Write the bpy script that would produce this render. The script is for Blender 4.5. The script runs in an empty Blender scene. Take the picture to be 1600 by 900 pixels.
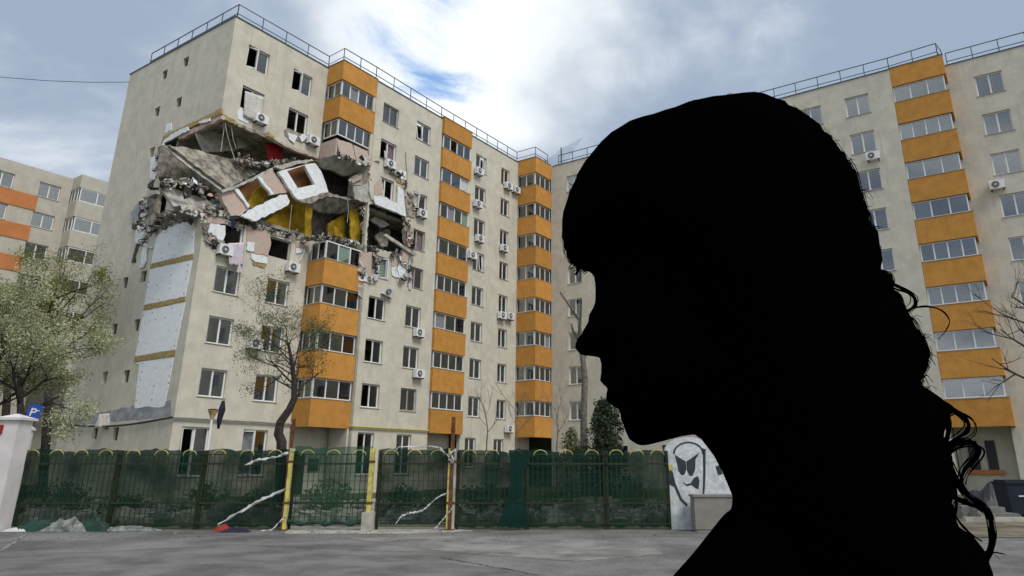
import bpy, bmesh, math, random
from mathutils import Vector, Matrix
from mathutils.geometry import tessellate_polygon, delaunay_2d_cdt
random.seed(7)
S = bpy.context.scene
COL = S.collection
# ------------------------------------------------------------------ camera
FPX, PX, PY, EYE = 1113.0, 850.0, 369.0, 1.5
PIT = math.atan2(359, FPX)
CP, SP = math.cos(PIT), math.sin(PIT)
cd = bpy.data.cameras.new('camera'); cam = bpy.data.objects.new('camera', cd); COL.objects.link(cam)
cam.location = (0, 0, EYE); cam.rotation_euler = (math.pi/2 + PIT, 0, 0)
cd.sensor_width = 36; cd.lens = FPX/1600*36
cd.shift_x = -(PX-800)/1600; cd.shift_y = (PY-450)/1600
cd.clip_start = .02; cd.clip_end = 3000
S.camera = cam
S.render.resolution_x, S.render.resolution_y = 1024, 576
def ray(x, y):
    a = (x-PX)/FPX; b = -(y-PY)/FPX
    return Vector((a, CP-b*SP, SP+b*CP))
def at_depth(x, y, Y):
    r = ray(x, y); return Vector((0, 0, EYE)) + r*(Y/r.y)
def ground_at(x, y, z=0):
    r = ray(x, y); return Vector((0, 0, EYE)) + r*((z-EYE)/r.z)
# ------------------------------------------------------------------ world, sun, exposure
SUN_DIR = Vector((.52, -.62, .95)).normalized()
wd = bpy.data.worlds.new('World'); S.world = wd; wd.use_nodes = True
nt = wd.node_tree; nt.nodes.clear()
def nd(t, typ, **kw):
    n = t.nodes.new(typ)
    for k, v in kw.items():
        if k[0] == 'i' and k[1:].isdigit(): n.inputs[int(k[1:])].default_value = v
        else: setattr(n, k, v)
    return n
def mth(t, op, a, b=None, c=None, clamp=False):
    n = t.nodes.new('ShaderNodeMath'); n.operation = op; n.use_clamp = clamp
    for i, v in enumerate((a, b, c)):
        if v is None: continue
        if isinstance(v, (int, float)): n.inputs[i].default_value = v
        else: t.links.new(v, n.inputs[i])
    return n.outputs[0]
def maprange(t, v, a, b, c=0., d=1., smooth=True):
    n = t.nodes.new('ShaderNodeMapRange'); n.interpolation_type = 'SMOOTHSTEP' if smooth else 'LINEAR'
    t.links.new(v, n.inputs[0])
    for i, q in enumerate((a, b, c, d)): n.inputs[i+1].default_value = q
    return n.outputs[0]
def mixc(t, fac, a, b, typ='MIX'):
    n = t.nodes.new('ShaderNodeMix'); n.data_type = 'RGBA'; n.blend_type = typ
    for s, v in ((n.inputs[0], fac), (n.inputs[6], a), (n.inputs[7], b)):
        if isinstance(v, (int, float)): s.default_value = v
        elif isinstance(v, (tuple, list)): s.default_value = (*v[:3], 1)
        else: t.links.new(v, s)
    return n.outputs[2]
sky = nd(nt, 'ShaderNodeTexSky', sky_type='NISHITA'); sky.sun_disc = False
sky.sun_elevation = math.asin(SUN_DIR.z); sky.sun_rotation = math.atan2(SUN_DIR.x, SUN_DIR.y)
tc = nd(nt, 'ShaderNodeTexCoord'); sx = nd(nt, 'ShaderNodeSeparateXYZ'); nt.links.new(tc.outputs['Generated'], sx.inputs[0])
zz = mth(nt, 'ADD', mth(nt, 'MAXIMUM', sx.outputs[2], 0.), .30)
pxn = mth(nt, 'DIVIDE', sx.outputs[0], zz); pyn = mth(nt, 'DIVIDE', sx.outputs[1], zz)
cb = nd(nt, 'ShaderNodeCombineXYZ'); nt.links.new(pxn, cb.inputs[0]); nt.links.new(pyn, cb.inputs[1])
def noise(t, vec, scale, detail=6, rough=.55, dist=0.):
    n = t.nodes.new('ShaderNodeTexNoise'); n.inputs['Scale'].default_value = scale; n.inputs['Detail'].default_value = detail
    n.inputs['Roughness'].default_value = rough; n.inputs['Distortion'].default_value = dist
    if vec is not None: t.links.new(vec, n.inputs['Vector'])
    return n.outputs['Fac']
n1 = noise(nt, cb.outputs[0], 1.7, 8, .52, .3); n2 = noise(nt, cb.outputs[0], 4.2, 9, .62, .5)
dg = ray(672, 38).normalized(); gz = max(dg.z, 0)+.30; gx, gy = dg.x/gz, dg.y/gz
ddx = mth(nt, 'SUBTRACT', pxn, gx); ddy = mth(nt, 'SUBTRACT', pyn, gy)
dd = mth(nt, 'SQRT', mth(nt, 'ADD', mth(nt, 'MULTIPLY', ddx, ddx), mth(nt, 'MULTIPLY', mth(nt, 'MULTIPLY', ddy, ddy), .25)))
near = maprange(nt, mth(nt, 'ADD', dd, mth(nt, 'MULTIPLY', mth(nt, 'SUBTRACT', n2, .5), .35)), .02, .27, 1., 0.)
gap = maprange(nt, mth(nt, 'ADD', dd, mth(nt, 'MULTIPLY', mth(nt, 'SUBTRACT', n2, .5), .55)), -.03, .095, 1., 0.)
bright = mth(nt, 'ADD', maprange(nt, n1, .34, .74), mth(nt, 'MULTIPLY', near, .75), clamp=True)
bright = mth(nt, 'ADD', bright, mth(nt, 'MULTIPLY', mth(nt, 'SUBTRACT', n2, .5), .75), clamp=True)
low = maprange(nt, sx.outputs[2], 0., .38, .28, 0.)
bright = mth(nt, 'ADD', bright, low, clamp=True)
bright = maprange(nt, bright, .0, .95)
cloud = mixc(nt, bright, (.225, .280, .365), (.64, .67, .69))
skyc = mixc(nt, 1., sky.outputs[0], (.10, .10, .10), 'MULTIPLY')
fin = mixc(nt, gap, cloud, mixc(nt, .6, skyc, (.10, .30, .66)))
bg = nd(nt, 'ShaderNodeBackground'); nt.links.new(fin, bg.inputs[0]); bg.inputs[1].default_value = 1.0
wo = nd(nt, 'ShaderNodeOutputWorld'); nt.links.new(bg.outputs[0], wo.inputs[0])
sl = bpy.data.lights.new('sun', 'SUN'); sl.energy = 1.3; sl.angle = math.radians(22); sl.color = (1, .95, .86)
so = bpy.data.objects.new('sun', sl); COL.objects.link(so); so.rotation_euler = SUN_DIR.to_track_quat('Z', 'Y').to_euler()
S.view_settings.view_transform = 'Standard'; S.view_settings.look = 'None'; S.view_settings.exposure = 0.65; S.view_settings.gamma = 1
S.render.engine = 'CYCLES'; S.cycles.transparent_max_bounces = 24; S.cycles.max_bounces = 6
# ------------------------------------------------------------------ materials
def mat(name, col, rough=.85, var=.12, scale=3., col2=None, spec=.3, bump=0., bscale=40., metal=0., streak=0., alpha=None, grain=0., gscale=20., gcol=None):
    m = bpy.data.materials.new(name); m.use_nodes = True; t = m.node_tree; b = t.nodes['Principled BSDF']
    b.inputs['Roughness'].default_value = rough; b.inputs['Specular IOR Level'].default_value = spec; b.inputs['Metallic'].default_value = metal
    tcn = t.nodes.new('ShaderNodeTexCoord'); g = t.nodes.new('ShaderNodeNewGeometry')
    pos = g.outputs['Position']
    f = noise(t, pos, scale, 8, .62, .2)
    dark = tuple(c*(1-var*1.6) for c in col) if col2 is None else col2
    lite = tuple(min(1, c*(1+var)) for c in col)
    c = mixc(t, maprange(t, f, .32, .68), dark, lite)
    if streak:
        mp = t.nodes.new('ShaderNodeMapping'); mp.inputs['Scale'].default_value = (4.5, 4.5, .22); t.links.new(pos, mp.inputs[0])
        s = noise(t, mp.outputs[0], 1.0, 6, .7, .1)
        c = mixc(t, maprange(t, s, .52, .80, 0, streak), c, tuple(q*.45 for q in col))
        s2 = noise(t, pos, .22, 4, .6, 0)
        c = mixc(t, maprange(t, s2, .4, .7, 0, streak*.25), c, tuple(q*.68 for q in col))
    if grain:
        gn = noise(t, pos, gscale, 5, .7, .3)
        c = mixc(t, maprange(t, gn, .50, .66, 0, grain), c, gcol or tuple(q*.45 for q in col))
        gn2 = noise(t, pos, gscale*.37, 6, .7, .6)
        c = mixc(t, maprange(t, gn2, .56, .64, 0, grain*.8), c, tuple(min(.9, q*1.35) for q in col))
    t.links.new(c, b.inputs['Base Color'])
    if bump:
        bn = t.nodes.new('ShaderNodeBump'); bn.inputs['Strength'].default_value = bump; bn.inputs['Distance'].default_value = .02
        t.links.new(noise(t, pos, bscale, 5, .6), bn.inputs['Height']); t.links.new(bn.outputs[0], b.inputs['Normal'])
    if alpha is not None: b.inputs['Alpha'].default_value = alpha
    return m
M = {}
M['cream'] = mat('cream_render', (.61, .575, .485), var=.07, scale=1.3, streak=.50, bump=.25)
M['cream2'] = mat('beige_render', (.50, .47, .40), var=.07, scale=1.3, streak=.3, bump=.2)
def tint(m):
    t = m.node_tree; b = t.nodes['Principled BSDF']; oi = t.nodes.new('ShaderNodeObjectInfo'); old = b.inputs['Base Color'].links[0].from_socket
    g = t.nodes.new('ShaderNodeCombineColor'); k = maprange(t, oi.outputs['Random'], 0, 1, .86, 1.06, False)
    for i in range(3): t.links.new(k, g.inputs[i])
    t.links.new(mixc(t, 1., old, g.outputs[0], 'MULTIPLY'), b.inputs['Base Color']); return m
M['orange'] = tint(mat('orange_render', (.58, .275, .062), var=.08, scale=2, streak=.42, bump=.2))
M['rust_orange'] = mat('terracotta_render', (.55, .21, .075), var=.07, scale=1, streak=.2)
M['white'] = mat('white_plastic', (.78, .79, .80), rough=.4, var=.04, scale=4, spec=.5)
M['foam'] = mat('white_foam', (.80, .83, .86), var=.07, scale=6, bump=.3, grain=.35, gscale=4., gcol=(.42, .40, .37))
M['concrete'] = mat('raw_concrete', (.33, .30, .255), var=.42, scale=2.5, bump=.8, bscale=14, grain=.6, gscale=5.)
M['dark_concrete'] = mat('darkened_concrete', (.085, .08, .072), var=.35, scale=2.0, bump=.6, bscale=14)  # dark tone, also paints shade into the backs of the torn-open rooms
M['plaster'] = mat('interior_plaster', (.47, .45, .41), var=.22, scale=2.2, bump=.5, bscale=12, grain=.35, gscale=4.)
M['brick'] = mat('pink_brick', (.47, .31, .25), var=.25, scale=7, bump=1., bscale=18, col2=(.50, .45, .40), grain=.9, gscale=3.6, gcol=(.40, .37, .34))
M['wool'] = mat('ochre_wool', (.42, .31, .13), var=.28, scale=8, bump=.8, bscale=30)
M['yellow_wall'] = mat('yellow_plaster', (.46, .30, .02), var=.22, scale=2)
M['brown_wall'] = mat('brown_plaster', (.27, .12, .05), var=.15, scale=2)
M['brown_frame'] = mat('brown_frame', (.10, .055, .035), rough=.5)
M['metal_rail'] = mat('teal_grey_metal', (.07, .11, .12), rough=.5, var=.1)
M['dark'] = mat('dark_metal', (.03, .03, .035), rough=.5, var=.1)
M['sill'] = mat('grey_sill', (.40, .39, .36), var=.1)
M['asphalt'] = mat('asphalt', (.185, .18, .17), rough=.9, var=.28, scale=.55, bump=.8, bscale=40, grain=.7, gscale=14.)
M['soil'] = mat('soil', (.09, .085, .05), var=.45, scale=.8, bump=.8, bscale=12, col2=(.045, .06, .022))
M['cement'] = mat('pale_cement', (.40, .38, .33), var=.2, scale=2.5, bump=.4)
M['yellow_paint'] = mat('yellow_paint', (.58, .52, .10), rough=.55, var=.15, scale=9, col2=(.36, .30, .09), grain=.6, gscale=8., gcol=(.45, .42, .36))
M['fence_bar'] = mat('fence_metal', (.022, .032, .013), rough=.55, var=.2, scale=6)
M['rust'] = mat('rusty_steel', (.13, .055, .025), var=.3, scale=9)
M['tape'] = mat('white_tape', (.58, .58, .58), rough=.5, var=.1)
M['pillar'] = mat('white_masonry', (.66, .62, .61), var=.06, scale=2, streak=.15)
M['red'] = mat('red_paint', (.25, .02, .02), rough=.5)
M['blue'] = mat('blue_sign', (.015, .06, .30), rough=.4)
M['bark'] = mat('dark_bark', (.045, .036, .030), var=.35, scale=9, bump=.8, bscale=25)
M['grey_bark'] = mat('grey_bark', (.16, .145, .125), var=.3, scale=7, bump=.8, bscale=25)
M['black'] = mat('black_silhouette', (.0006, .0006, .0006), rough=1, var=0, spec=0)
M['red_cloth'] = mat('red_cloth', (.28, .012, .018), var=.2)
M['pink_cloth'] = mat('pale_cloth', (.62, .56, .62), var=.12, scale=7)
M['navy'] = mat('navy_cloth', (.02, .022, .045), var=.2)
M['blue_bin'] = mat('blue_bin', (.010, .016, .030), rough=.6)
M['graf'] = mat('graffiti_black', (.035, .04, .045), rough=.6, var=.2)
M['graf_wall'] = mat('whitewashed_wall', (.58, .61, .62), var=.16, scale=5, streak=.2, bump=.3)
M['grey_box'] = mat('grey_brown_panel', (.24, .22, .20), var=.1)
M['tarp'] = mat('pale_tarp', (.19, .20, .195), rough=.7, var=.4, scale=6)
M['green_tarp'] = mat('green_tarp', (.014, .045, .033), rough=.6, var=.25, scale=3)
CURT = [mat('curtain_white', (.60, .58, .55), var=.12, scale=9), mat('curtain_grey', (.24, .24, .26), var=.15, scale=9),
        mat('curtain_mauve', (.22, .15, .17), var=.15, scale=9), mat('curtain_green', (.22, .30, .25), var=.15, scale=9), mat('curtain_ochre', (.42, .32, .18), var=.15, scale=9)]
def leafmat(name, a, b):
    m = bpy.data.materials.new(name); m.use_nodes = True; t = m.node_tree; bs = t.nodes['Principled BSDF']
    g = t.nodes.new('ShaderNodeNewGeometry')
    c = mixc(t, g.outputs['Random Per Island'], a, b); t.links.new(c, bs.inputs['Base Color']); bs.inputs['Roughness'].default_value = .7
    tr = t.nodes.new('ShaderNodeBsdfTranslucent'); t.links.new(c, tr.inputs[0])
    mx = t.nodes.new('ShaderNodeMixShader'); mx.inputs[0].default_value = .3
    t.links.new(bs.outputs[0], mx.inputs[1]); t.links.new(tr.outputs[0], mx.inputs[2]); t.links.new(mx.outputs[0], t.nodes['Material Output'].inputs[0])
    return m
M['blossom'] = leafmat('blossom', (.19, .22, .055), (.68, .68, .50))
M['leaf_yg'] = leafmat('young_leaf', (.12, .15, .025), (.30, .31, .06))
M['leaf'] = leafmat('leaf', (.07, .085, .03), (.17, .19, .07))
M['leaf_dark'] = leafmat('dark_leaf', (.015, .03, .014), (.06, .085, .04))
def glassmat():
    m = bpy.data.materials.new('window_glass'); m.use_nodes = True; t = m.node_tree; t.nodes.remove(t.nodes['Principled BSDF'])
    tr = nd(t, 'ShaderNodeBsdfTransparent'); tr.inputs[0].default_value = (.74, .78, .80, 1)
    gl = nd(t, 'ShaderNodeBsdfGlossy'); gl.inputs['Roughness'].default_value = .03
    fr = nd(t, 'ShaderNodeFresnel'); fr.inputs[0].default_value = 1.6
    mx = nd(t, 'ShaderNodeMixShader'); t.links.new(mth(t, 'ADD', mth(t, 'MULTIPLY', fr.outputs[0], 1.3), .12, clamp=True), mx.inputs[0])
    t.links.new(tr.outputs[0], mx.inputs[1]); t.links.new(gl.outputs[0], mx.inputs[2]); t.links.new(mx.outputs[0], t.nodes['Material Output'].inputs[0])
    return m
M['glass'] = glassmat()
def netmat(name, col, op):
    m = bpy.data.materials.new(name); m.use_nodes = True; t = m.node_tree; t.nodes.remove(t.nodes['Principled BSDF'])
    g = t.nodes.new('ShaderNodeNewGeometry')
    df = nd(t, 'ShaderNodeBsdfDiffuse'); t.links.new(mixc(t, noise(t, g.outputs['Position'], 2.2, 6), tuple(c*.6 for c in col), tuple(c*1.4 for c in col)), df.inputs[0])
    tr = nd(t, 'ShaderNodeBsdfTransparent'); mx = nd(t, 'ShaderNodeMixShader')
    f = maprange(t, noise(t, g.outputs['Position'], 1.1, 4), .3, .7, op-.09, op+.09)
    t.links.new(f, mx.inputs[0]); t.links.new(tr.outputs[0], mx.inputs[1]); t.links.new(df.outputs[0], mx.inputs[2]); t.links.new(mx.outputs[0], t.nodes['Material Output'].inputs[0])
    return m
M['net'] = netmat('dark_green_net', (.011, .038, .027), .89)
M['net_light'] = netmat('bright_green_net', (.018, .085, .054), .68)
M['net_thick'] = netmat('doubled_green_net', (.010, .034, .028), .93)
M['wire_net'] = netmat('thin_wire_net', (.12, .14, .15), .22)
# dotted foam: dowel marks on the insulation boards
def dowel_mat():
    m = mat('doweled_foam', (.86, .88, .90), var=.05, scale=4, bump=.2); t = m.node_tree; b = t.nodes['Principled BSDF']
    g = t.nodes.new('ShaderNodeNewGeometry'); v = t.nodes.new('ShaderNodeTexVoronoi'); v.inputs['Scale'].default_value = 2.6; v.inputs['Randomness'].default_value = .35
    t.links.new(g.outputs['Position'], v.inputs['Vector'])
    old = b.inputs['Base Color'].links[0].from_socket
    t.links.new(mixc(t, maprange(t, v.outputs['Distance'], .10, .15, 1, 0), old, (.25, .24, .22)), b.inputs['Base Color'])
    return m
M['dowel'] = dowel_mat()
# ------------------------------------------------------------------ object helpers
BASE = {}
def link(o, parent=None):
    COL.objects.link(o)
    if parent is not None: o.parent = parent
    return o
def tag(o, label, cat, group=None):
    o['label'] = label; o['category'] = cat
    if group: o['group'] = group
    return o
def thing(name, label, cat, loc=(0, 0, 0), rz=0, group=None):
    o = bpy.data.objects.new(name, None); o.location = loc; o.rotation_euler = (0, 0, rz); link(o); o.empty_display_size = .2
    return tag(o, label, cat, group)
def mesh(name, v, f, m, smooth=False, recalc=True):
    me = bpy.data.meshes.new(name); me.from_pydata([tuple(q) for q in v], [], f)
    if recalc:
        b = bmesh.new(); b.from_mesh(me); bmesh.ops.recalc_face_normals(b, faces=b.faces); b.to_mesh(me); b.free()
    me.materials.append(M[m] if isinstance(m, str) else m)
    if smooth: me.polygons.foreach_set('use_smooth', [True]*len(me.polygons))
    return me
def ob(name, me, parent=None, loc=(0, 0, 0), rz=0):
    o = bpy.data.objects.new(name, me); o.location = loc; o.rotation_euler = (0, 0, rz); return link(o, parent)
BOXF = [(0,1,3,2),(4,6,7,5),(0,4,5,1),(2,3,7,6),(0,2,6,4),(1,5,7,3)]
def boxv(a, b): return [(x, y, z) for x in (a[0], b[0]) for y in (a[1], b[1]) for z in (a[2], b[2])]
class MB:
    def __init__(s): s.v = []; s.f = []
    def add(s, v, f):
        n = len(s.v); s.v += [tuple(q) for q in v]; s.f += [tuple(i+n for i in q) for q in f]; return s
    def box(s, a, b): return s.add(boxv(a, b), BOXF)
    def tube(s, pts, r, n=6, cap=True):
        pts = [Vector(p) for p in pts]; rs = r if isinstance(r, (list, tuple)) else [r]*len(pts)
        rings = []; pa = None
        for i, p in enumerate(pts):
            d = (pts[min(i+1, len(pts)-1)]-pts[max(i-1, 0)])
            d = d.normalized() if d.length > 1e-9 else Vector((0, 0, 1))
            a = d.cross(Vector((0, 0, 1)) if abs(d.z) < .9 else Vector((1, 0, 0))).normalized() if pa is None or (pa-d*pa.dot(d)).length < 1e-4 else (pa-d*pa.dot(d)).normalized()
            pa = a; b = d.cross(a)
            rings.append([p+(a*math.cos(2*math.pi*k/n)+b*math.sin(2*math.pi*k/n))*rs[i] for k in range(n)])
        v = [q for g in rings for q in g]; f = []
        for i in range(len(pts)-1):
            for k in range(n): f.append((i*n+k, i*n+(k+1) % n, (i+1)*n+(k+1) % n, (i+1)*n+k))
        if cap: f.append(tuple(range(n))); f.append(tuple((len(pts)-1)*n+k for k in range(n)))
        return s.add(v, f)
    def rock(s, c, r):
        v = []; 
        for x in (-1, 1):
            for y in (-1, 1):
                for z in (-1, 1): v.append(Vector(c)+Vector((x*random.uniform(.4, 1), y*random.uniform(.4, 1), z*random.uniform(.3, .8)))*r)
        return s.add(v, BOXF)
    def mesh(s, name, m, smooth=False): return mesh(name, s.v, s.f, m, smooth)
# ------------------------------------------------------------------ local frame of the L-shaped block: x = along the long facade, y = into the block
TH = math.radians(33.6)
AX = Vector((math.sin(TH), math.cos(TH), 0)); NX = Vector((math.cos(TH), -math.sin(TH), 0))
K = Vector((-18.0133, 35.7072, 0)); RZ = math.pi/2-TH
DZ = EYE-1.6
def px_plane(x, y, P0, n):
    r = ray(x, y); C = Vector((0, 0, EYE)); return C+r*((P0-C).dot(n)/r.dot(n))
def onA(p, off=0):
    P = px_plane(p[0], p[1], K+NX*off, NX); d = P-K; return (d.dot(AX), P.z)
def onC(p, u=0):
    P = px_plane(p[0], p[1], K+AX*u, AX); d = P-K; return (-d.dot(NX), P.z)
def onB(p, u):
    P = px_plane(p[0], p[1], K+AX*u, AX); d = P-K; return (d.dot(NX), P.z)
def crop(k, pts):
    ox, oy = {2: (180, 160), 3: (180, 300), 4: (400, 160), 5: (400, 300)}[k]
    return [(ox+x/5, oy+y/5) for x, y in pts]
def cropd(pts): return [(x/3.2156, 420+y/3.2156) for x, y in pts]
def mapA(off): return lambda s, z, d: (s, -off+d, z)         # d = depth into the block
def mapC(u=0): return lambda s, z, d: (u+d, s, z)
def mapB(u): return lambda s, z, d: (u+d, -s, z)
def plate(outer, holes, fn, th, d0=0.):
    loops = [outer]+holes; pl = [[Vector((a, b, 0)) for a, b in l] for l in loops]
    tri = tessellate_polygon(pl); flat = [q for l in loops for q in l]; n = len(flat)
    v = [fn(a, b, d0) for a, b in flat]+[fn(a, b, d0+th) for a, b in flat]
    f = [tuple(t) for t in tri]+[tuple(i+n for i in t) for t in tri]; k = 0
    for l in loops:
        m = len(l)
        for i in range(m): f.append((k+i, k+(i+1) % m, k+(i+1) % m+n, k+i+n))
        k += m
    return v, f
def jag(pts, amp=.06, step=.35):
    out = []; step *= .6
    for (a, b), (c, d) in zip(pts, pts[1:]):
        L = math.hypot(c-a, d-b); n = max(1, int(L/step))
        for i in range(n):
            t = i/n; k = 0 if i == 0 else 1
            out.append((a+(c-a)*t+k*random.uniform(-amp, amp), b+(d-b)*t+k*random.uniform(-amp, amp)))
    return out+[pts[-1]]
def part(name, v, f, m, root, smooth=False):
    b = BASE[root.name] if root.name in BASE else BASE[root.parent.name]
    return ob(name, mesh(name, [(x-b[0], y-b[1], z-b[2]) for x, y, z in v], f, m, smooth), root)
def rect(a, b, c, d): return [(a, c), (b, c), (b, d), (a, d)]
def lroot(name, label, base):
    P = K+AX*base[0]-NX*base[1]; o = thing(name, label, 'building', (P.x, P.y, base[2]), RZ); BASE[o.name] = base; return o
LEV = [5.66+DZ*1.0+2.709*k for k in range(8)]; ZT = 26.6+DZ
LEV0 = 3.0+DZ
GW = {}
def win_meshes(w, h, n, t=.075):
    key = (round(w, 2), round(h, 2), n)
    if key in GW: return GW[key]
    b = MB(); y0, y1 = 0, .07
    b.box((-w/2, y0, -h/2), (w/2, y1, -h/2+t)); b.box((-w/2, y0, h/2-t), (w/2, y1, h/2))
    b.box((-w/2, y0, -h/2+t), (-w/2+t, y1, h/2-t)); b.box((w/2-t, y0, -h/2+t), (w/2, y1, h/2-t))
    for i in range(1, n):
        x = -w/2+w*i/n; b.box((x-.045, y0-.01, -h/2+t), (x+.045, y1+.01, h/2-t))
    pw = w/n-.10
    pane = mesh('pane', boxv((-pw/2, .03, -h/2+t), (pw/2, .04, h/2-t)), BOXF, 'glass')
    cur = {}
    GW[key] = (b.mesh('window', 'white'), pane, cur, pw)
    return GW[key]
def curtain_mesh(cur, pw, h, ci):
    if ci not in cur:
        n = 14; v = []; f = []
        for i in range(n+1):
            x = -pw/2-.03+(pw+.06)*i/n; y = .105+.022*math.sin(i*2.1)
            v += [(x, y, -h/2), (x, y, h/2)]
        for i in range(n): f.append((2*i, 2*i+2, 2*i+3, 2*i+1))
        cur[ci] = mesh('curtain', v, f, CURT[ci], recalc=False)
    return cur[ci]
SASH = {}
def window(root, loc, rz, w, h, n=2, sill=True, broken=False, open_=None, curt=None, recess=.14):
    b = BASE[root.name]; fm, pm, cur, pw = win_meshes(w, h, n)
    c, s = math.cos(rz), math.sin(rz)
    o = ob('window', fm, root, (loc[0]-b[0]-s*recess, loc[1]-b[1]+c*recess, loc[2]-b[2]), rz)
    if random.random() < .14: o.material_slots[0].link = 'OBJECT'; o.material_slots[0].material = M[random.choice(['sill', 'brown_frame', 'sill'])]
    for i in range(n):
        x = -w/2+w*(i+.5)/n
        if open_ == i:
            key = (round(pw, 2), round(h, 2))
            if key not in SASH:
                q = MB(); t = .05; hh = h/2-.06
                q.box((-pw/2, 0, -hh), (pw/2, .05, -hh+t)); q.box((-pw/2, 0, hh-t), (pw/2, .05, hh)); q.box((-pw/2, 0, -hh+t), (-pw/2+t, .05, hh-t)); q.box((pw/2-t, 0, -hh+t), (pw/2, .05, hh-t))
                SASH[key] = q.mesh('open_sash', 'white')
            a = ob('open_sash', SASH[key], o, (x, -.08, 0)); a.rotation_euler = (random.uniform(-.12, .16), random.uniform(-.05, .05), random.uniform(-.7, .7))
        elif not broken: ob('pane', pm, o, (x, 0, 0))
        k = curt[i] if curt else random.choice([None, None, 0, 0, 1, 1, 2, 3, 4])
        if k is not None: ob('curtain', curtain_mesh(cur, pw, h, k), o, (x, 0, 0))
    if sill:
        key = ('sill', round(w, 2))
        if key not in GW: GW[key] = mesh('sill', boxv((-w/2-.06, -.19, -.03), (w/2+.06, .0, .0)), BOXF, 'sill')
        ob('sill', GW[key], o, (0, 0, -h/2-.002))
    return o
# ================================================================== GROUND
def sheet(name, pts, z, m):
    o = ob(name, mesh(name, [(x, y, z) for x, y in pts], [tuple(range(len(pts)))], m, recalc=False)); o['kind'] = 'structure'; return o
FY = ground_at(700, 828).y
sheet('ground', [(-900, -900), (900, -900), (900, 900), (-900, 900)], -.004, 'soil')
sheet('asphalt_yard', [(-60, -30), (60, -30), (60, FY-1.0), (14, FY+.1), (-60, FY+.12)], 0.0, 'asphalt')
# cement run-off at the gate, worn patches and cracks of the yard
def patch(name, px, z, m):
    g = [ground_at(*p) for p in px]; pts = jag([(q.x, q.y) for q in g]+[(g[0].x, g[0].y)], .05, .25)[:-1]
    o = ob(name, mesh(name, [(a, b, z) for a, b in pts], [tuple(range(len(pts)))], m, recalc=False)); o['kind'] = 'structure'
patch('cement_apron', [(448, 822), (700, 824), (740, 830), (640, 834), (446, 834)], .004, 'cement')
M['worn'] = mat('worn_asphalt', (.235, .226, .205), var=.25, scale=.9, bump=.5, bscale=50, grain=.5, gscale=12.)
M['patched'] = mat('patched_asphalt', (.165, .161, .153), var=.25, scale=.9, bump=.5, bscale=60, grain=.4, gscale=14.)
patch('asphalt_patch', [(540, 841), (700, 838), (1010, 846), (1035, 866), (900, 878), (700, 862)], .004, 'worn')
patch('asphalt_patch', [(-20, 872), (330, 853), (620, 872), (830, 893), (900, 915), (-20, 930)], .004, 'patched')
def strip(name, px, w, z, m):
    g = [ground_at(*p) for p in px]; g2 = []
    for a, b in zip(g, g[1:]):
        for i in range(12): g2.append(a.lerp(b, i/12)+Vector((random.uniform(-.03, .03), random.uniform(-.03, .03), 0)))
    g2.append(g[-1]); v = []; f = []
    for i, p in enumerate(g2):
        d = (g2[min(i+1, len(g2)-1)]-g2[max(0, i-1)]).normalized(); s = Vector((-d.y, d.x, 0))*w*random.uniform(.4, 1)
        v += [(p.x+s.x, p.y+s.y, z), (p.x-s.x, p.y-s.y, z)]
        if i: f.append((2*i-2, 2*i, 2*i+1, 2*i-1))
    o = ob(name, mesh(name, v, f, m, recalc=False)); o['kind'] = 'structure'
strip('asphalt_crack', [(690, 872), (760, 884), (840, 899)], .018, .008, 'dark')
strip('asphalt_crack', [(0, 862), (40, 835)], .05, .008, 'worn')
strip('asphalt_crack', [(330, 850), (620, 862), (900, 868)], .012, .008, 'dark')
# ================================================================== DAMAGED BLOCK
A = lroot('apartment_building', 'cream nine-storey block with orange loggias and a corner torn open', (0, 0, 0))
WW, WH = 1.45, 1.42
def hole(u, z, w=WW, h=WH): return rect(u-w/2, u+w/2, z-h/2, z+h/2)
# --- section by the corner (upper and lower pieces)
up_break = [onA(p) for p in crop(2, [(1590, 432), (1480, 398), (1300, 325), (1250, 292), (1190, 268), (1165, 245), (950, 165), (835, 100)])]
zc_up = onA(crop(2, [(828, 98)])[0])[1]
out = [(0, ZT), (0, zc_up)]+jag([(.02, zc_up)]+up_break[::-1], .04)+[(6.8, up_break[0][1]), (6.8, ZT)]
A1C = (1.78, 4.97)
hs = [hole(u, LEV[k]) for u in A1C for k in (6, 7)]
v, f = plate(out, hs, mapA(0), .28); part('corner_wall', v, f, 'cream', A)
lo_break = [onA(p) for p in crop(3, [(622, 186), (690, 178), (705, 160), (760, 178), (860, 160), (872, 192), (960, 240), (1030, 262), (1130, 256), (1230, 308), (1330, 330), (1400, 345), (1490, 362)])]
lo_break = [(max(.0, u), z) for u, z in lo_break]
zc_lo = lo_break[0][1]
out = [(0, 0), (0, zc_lo)]+jag([(.02, zc_lo)]+lo_break, .05)+[(6.8, lo_break[-1][1]), (6.8, 0)]
hs = [hole(u, LEV[k]) for u in A1C for k in (0, 1, 2)]
l4 = [(1.62, 1.5), (4.75, 1.55)]
for u, w in l4: hs.append(rect(u-w/2, u+w/2, LEV[3]-.75, LEV[3]+.45))
g1 = [(1.25, 1.5), (4.65, 1.5)]
for u, w in g1: hs.append(rect(u-w/2, u+w/2, 1.0, 3.35))
v, f = plate(out, hs, mapA(0), .28); part('corner_wall', v, f, 'cream', A)
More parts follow.
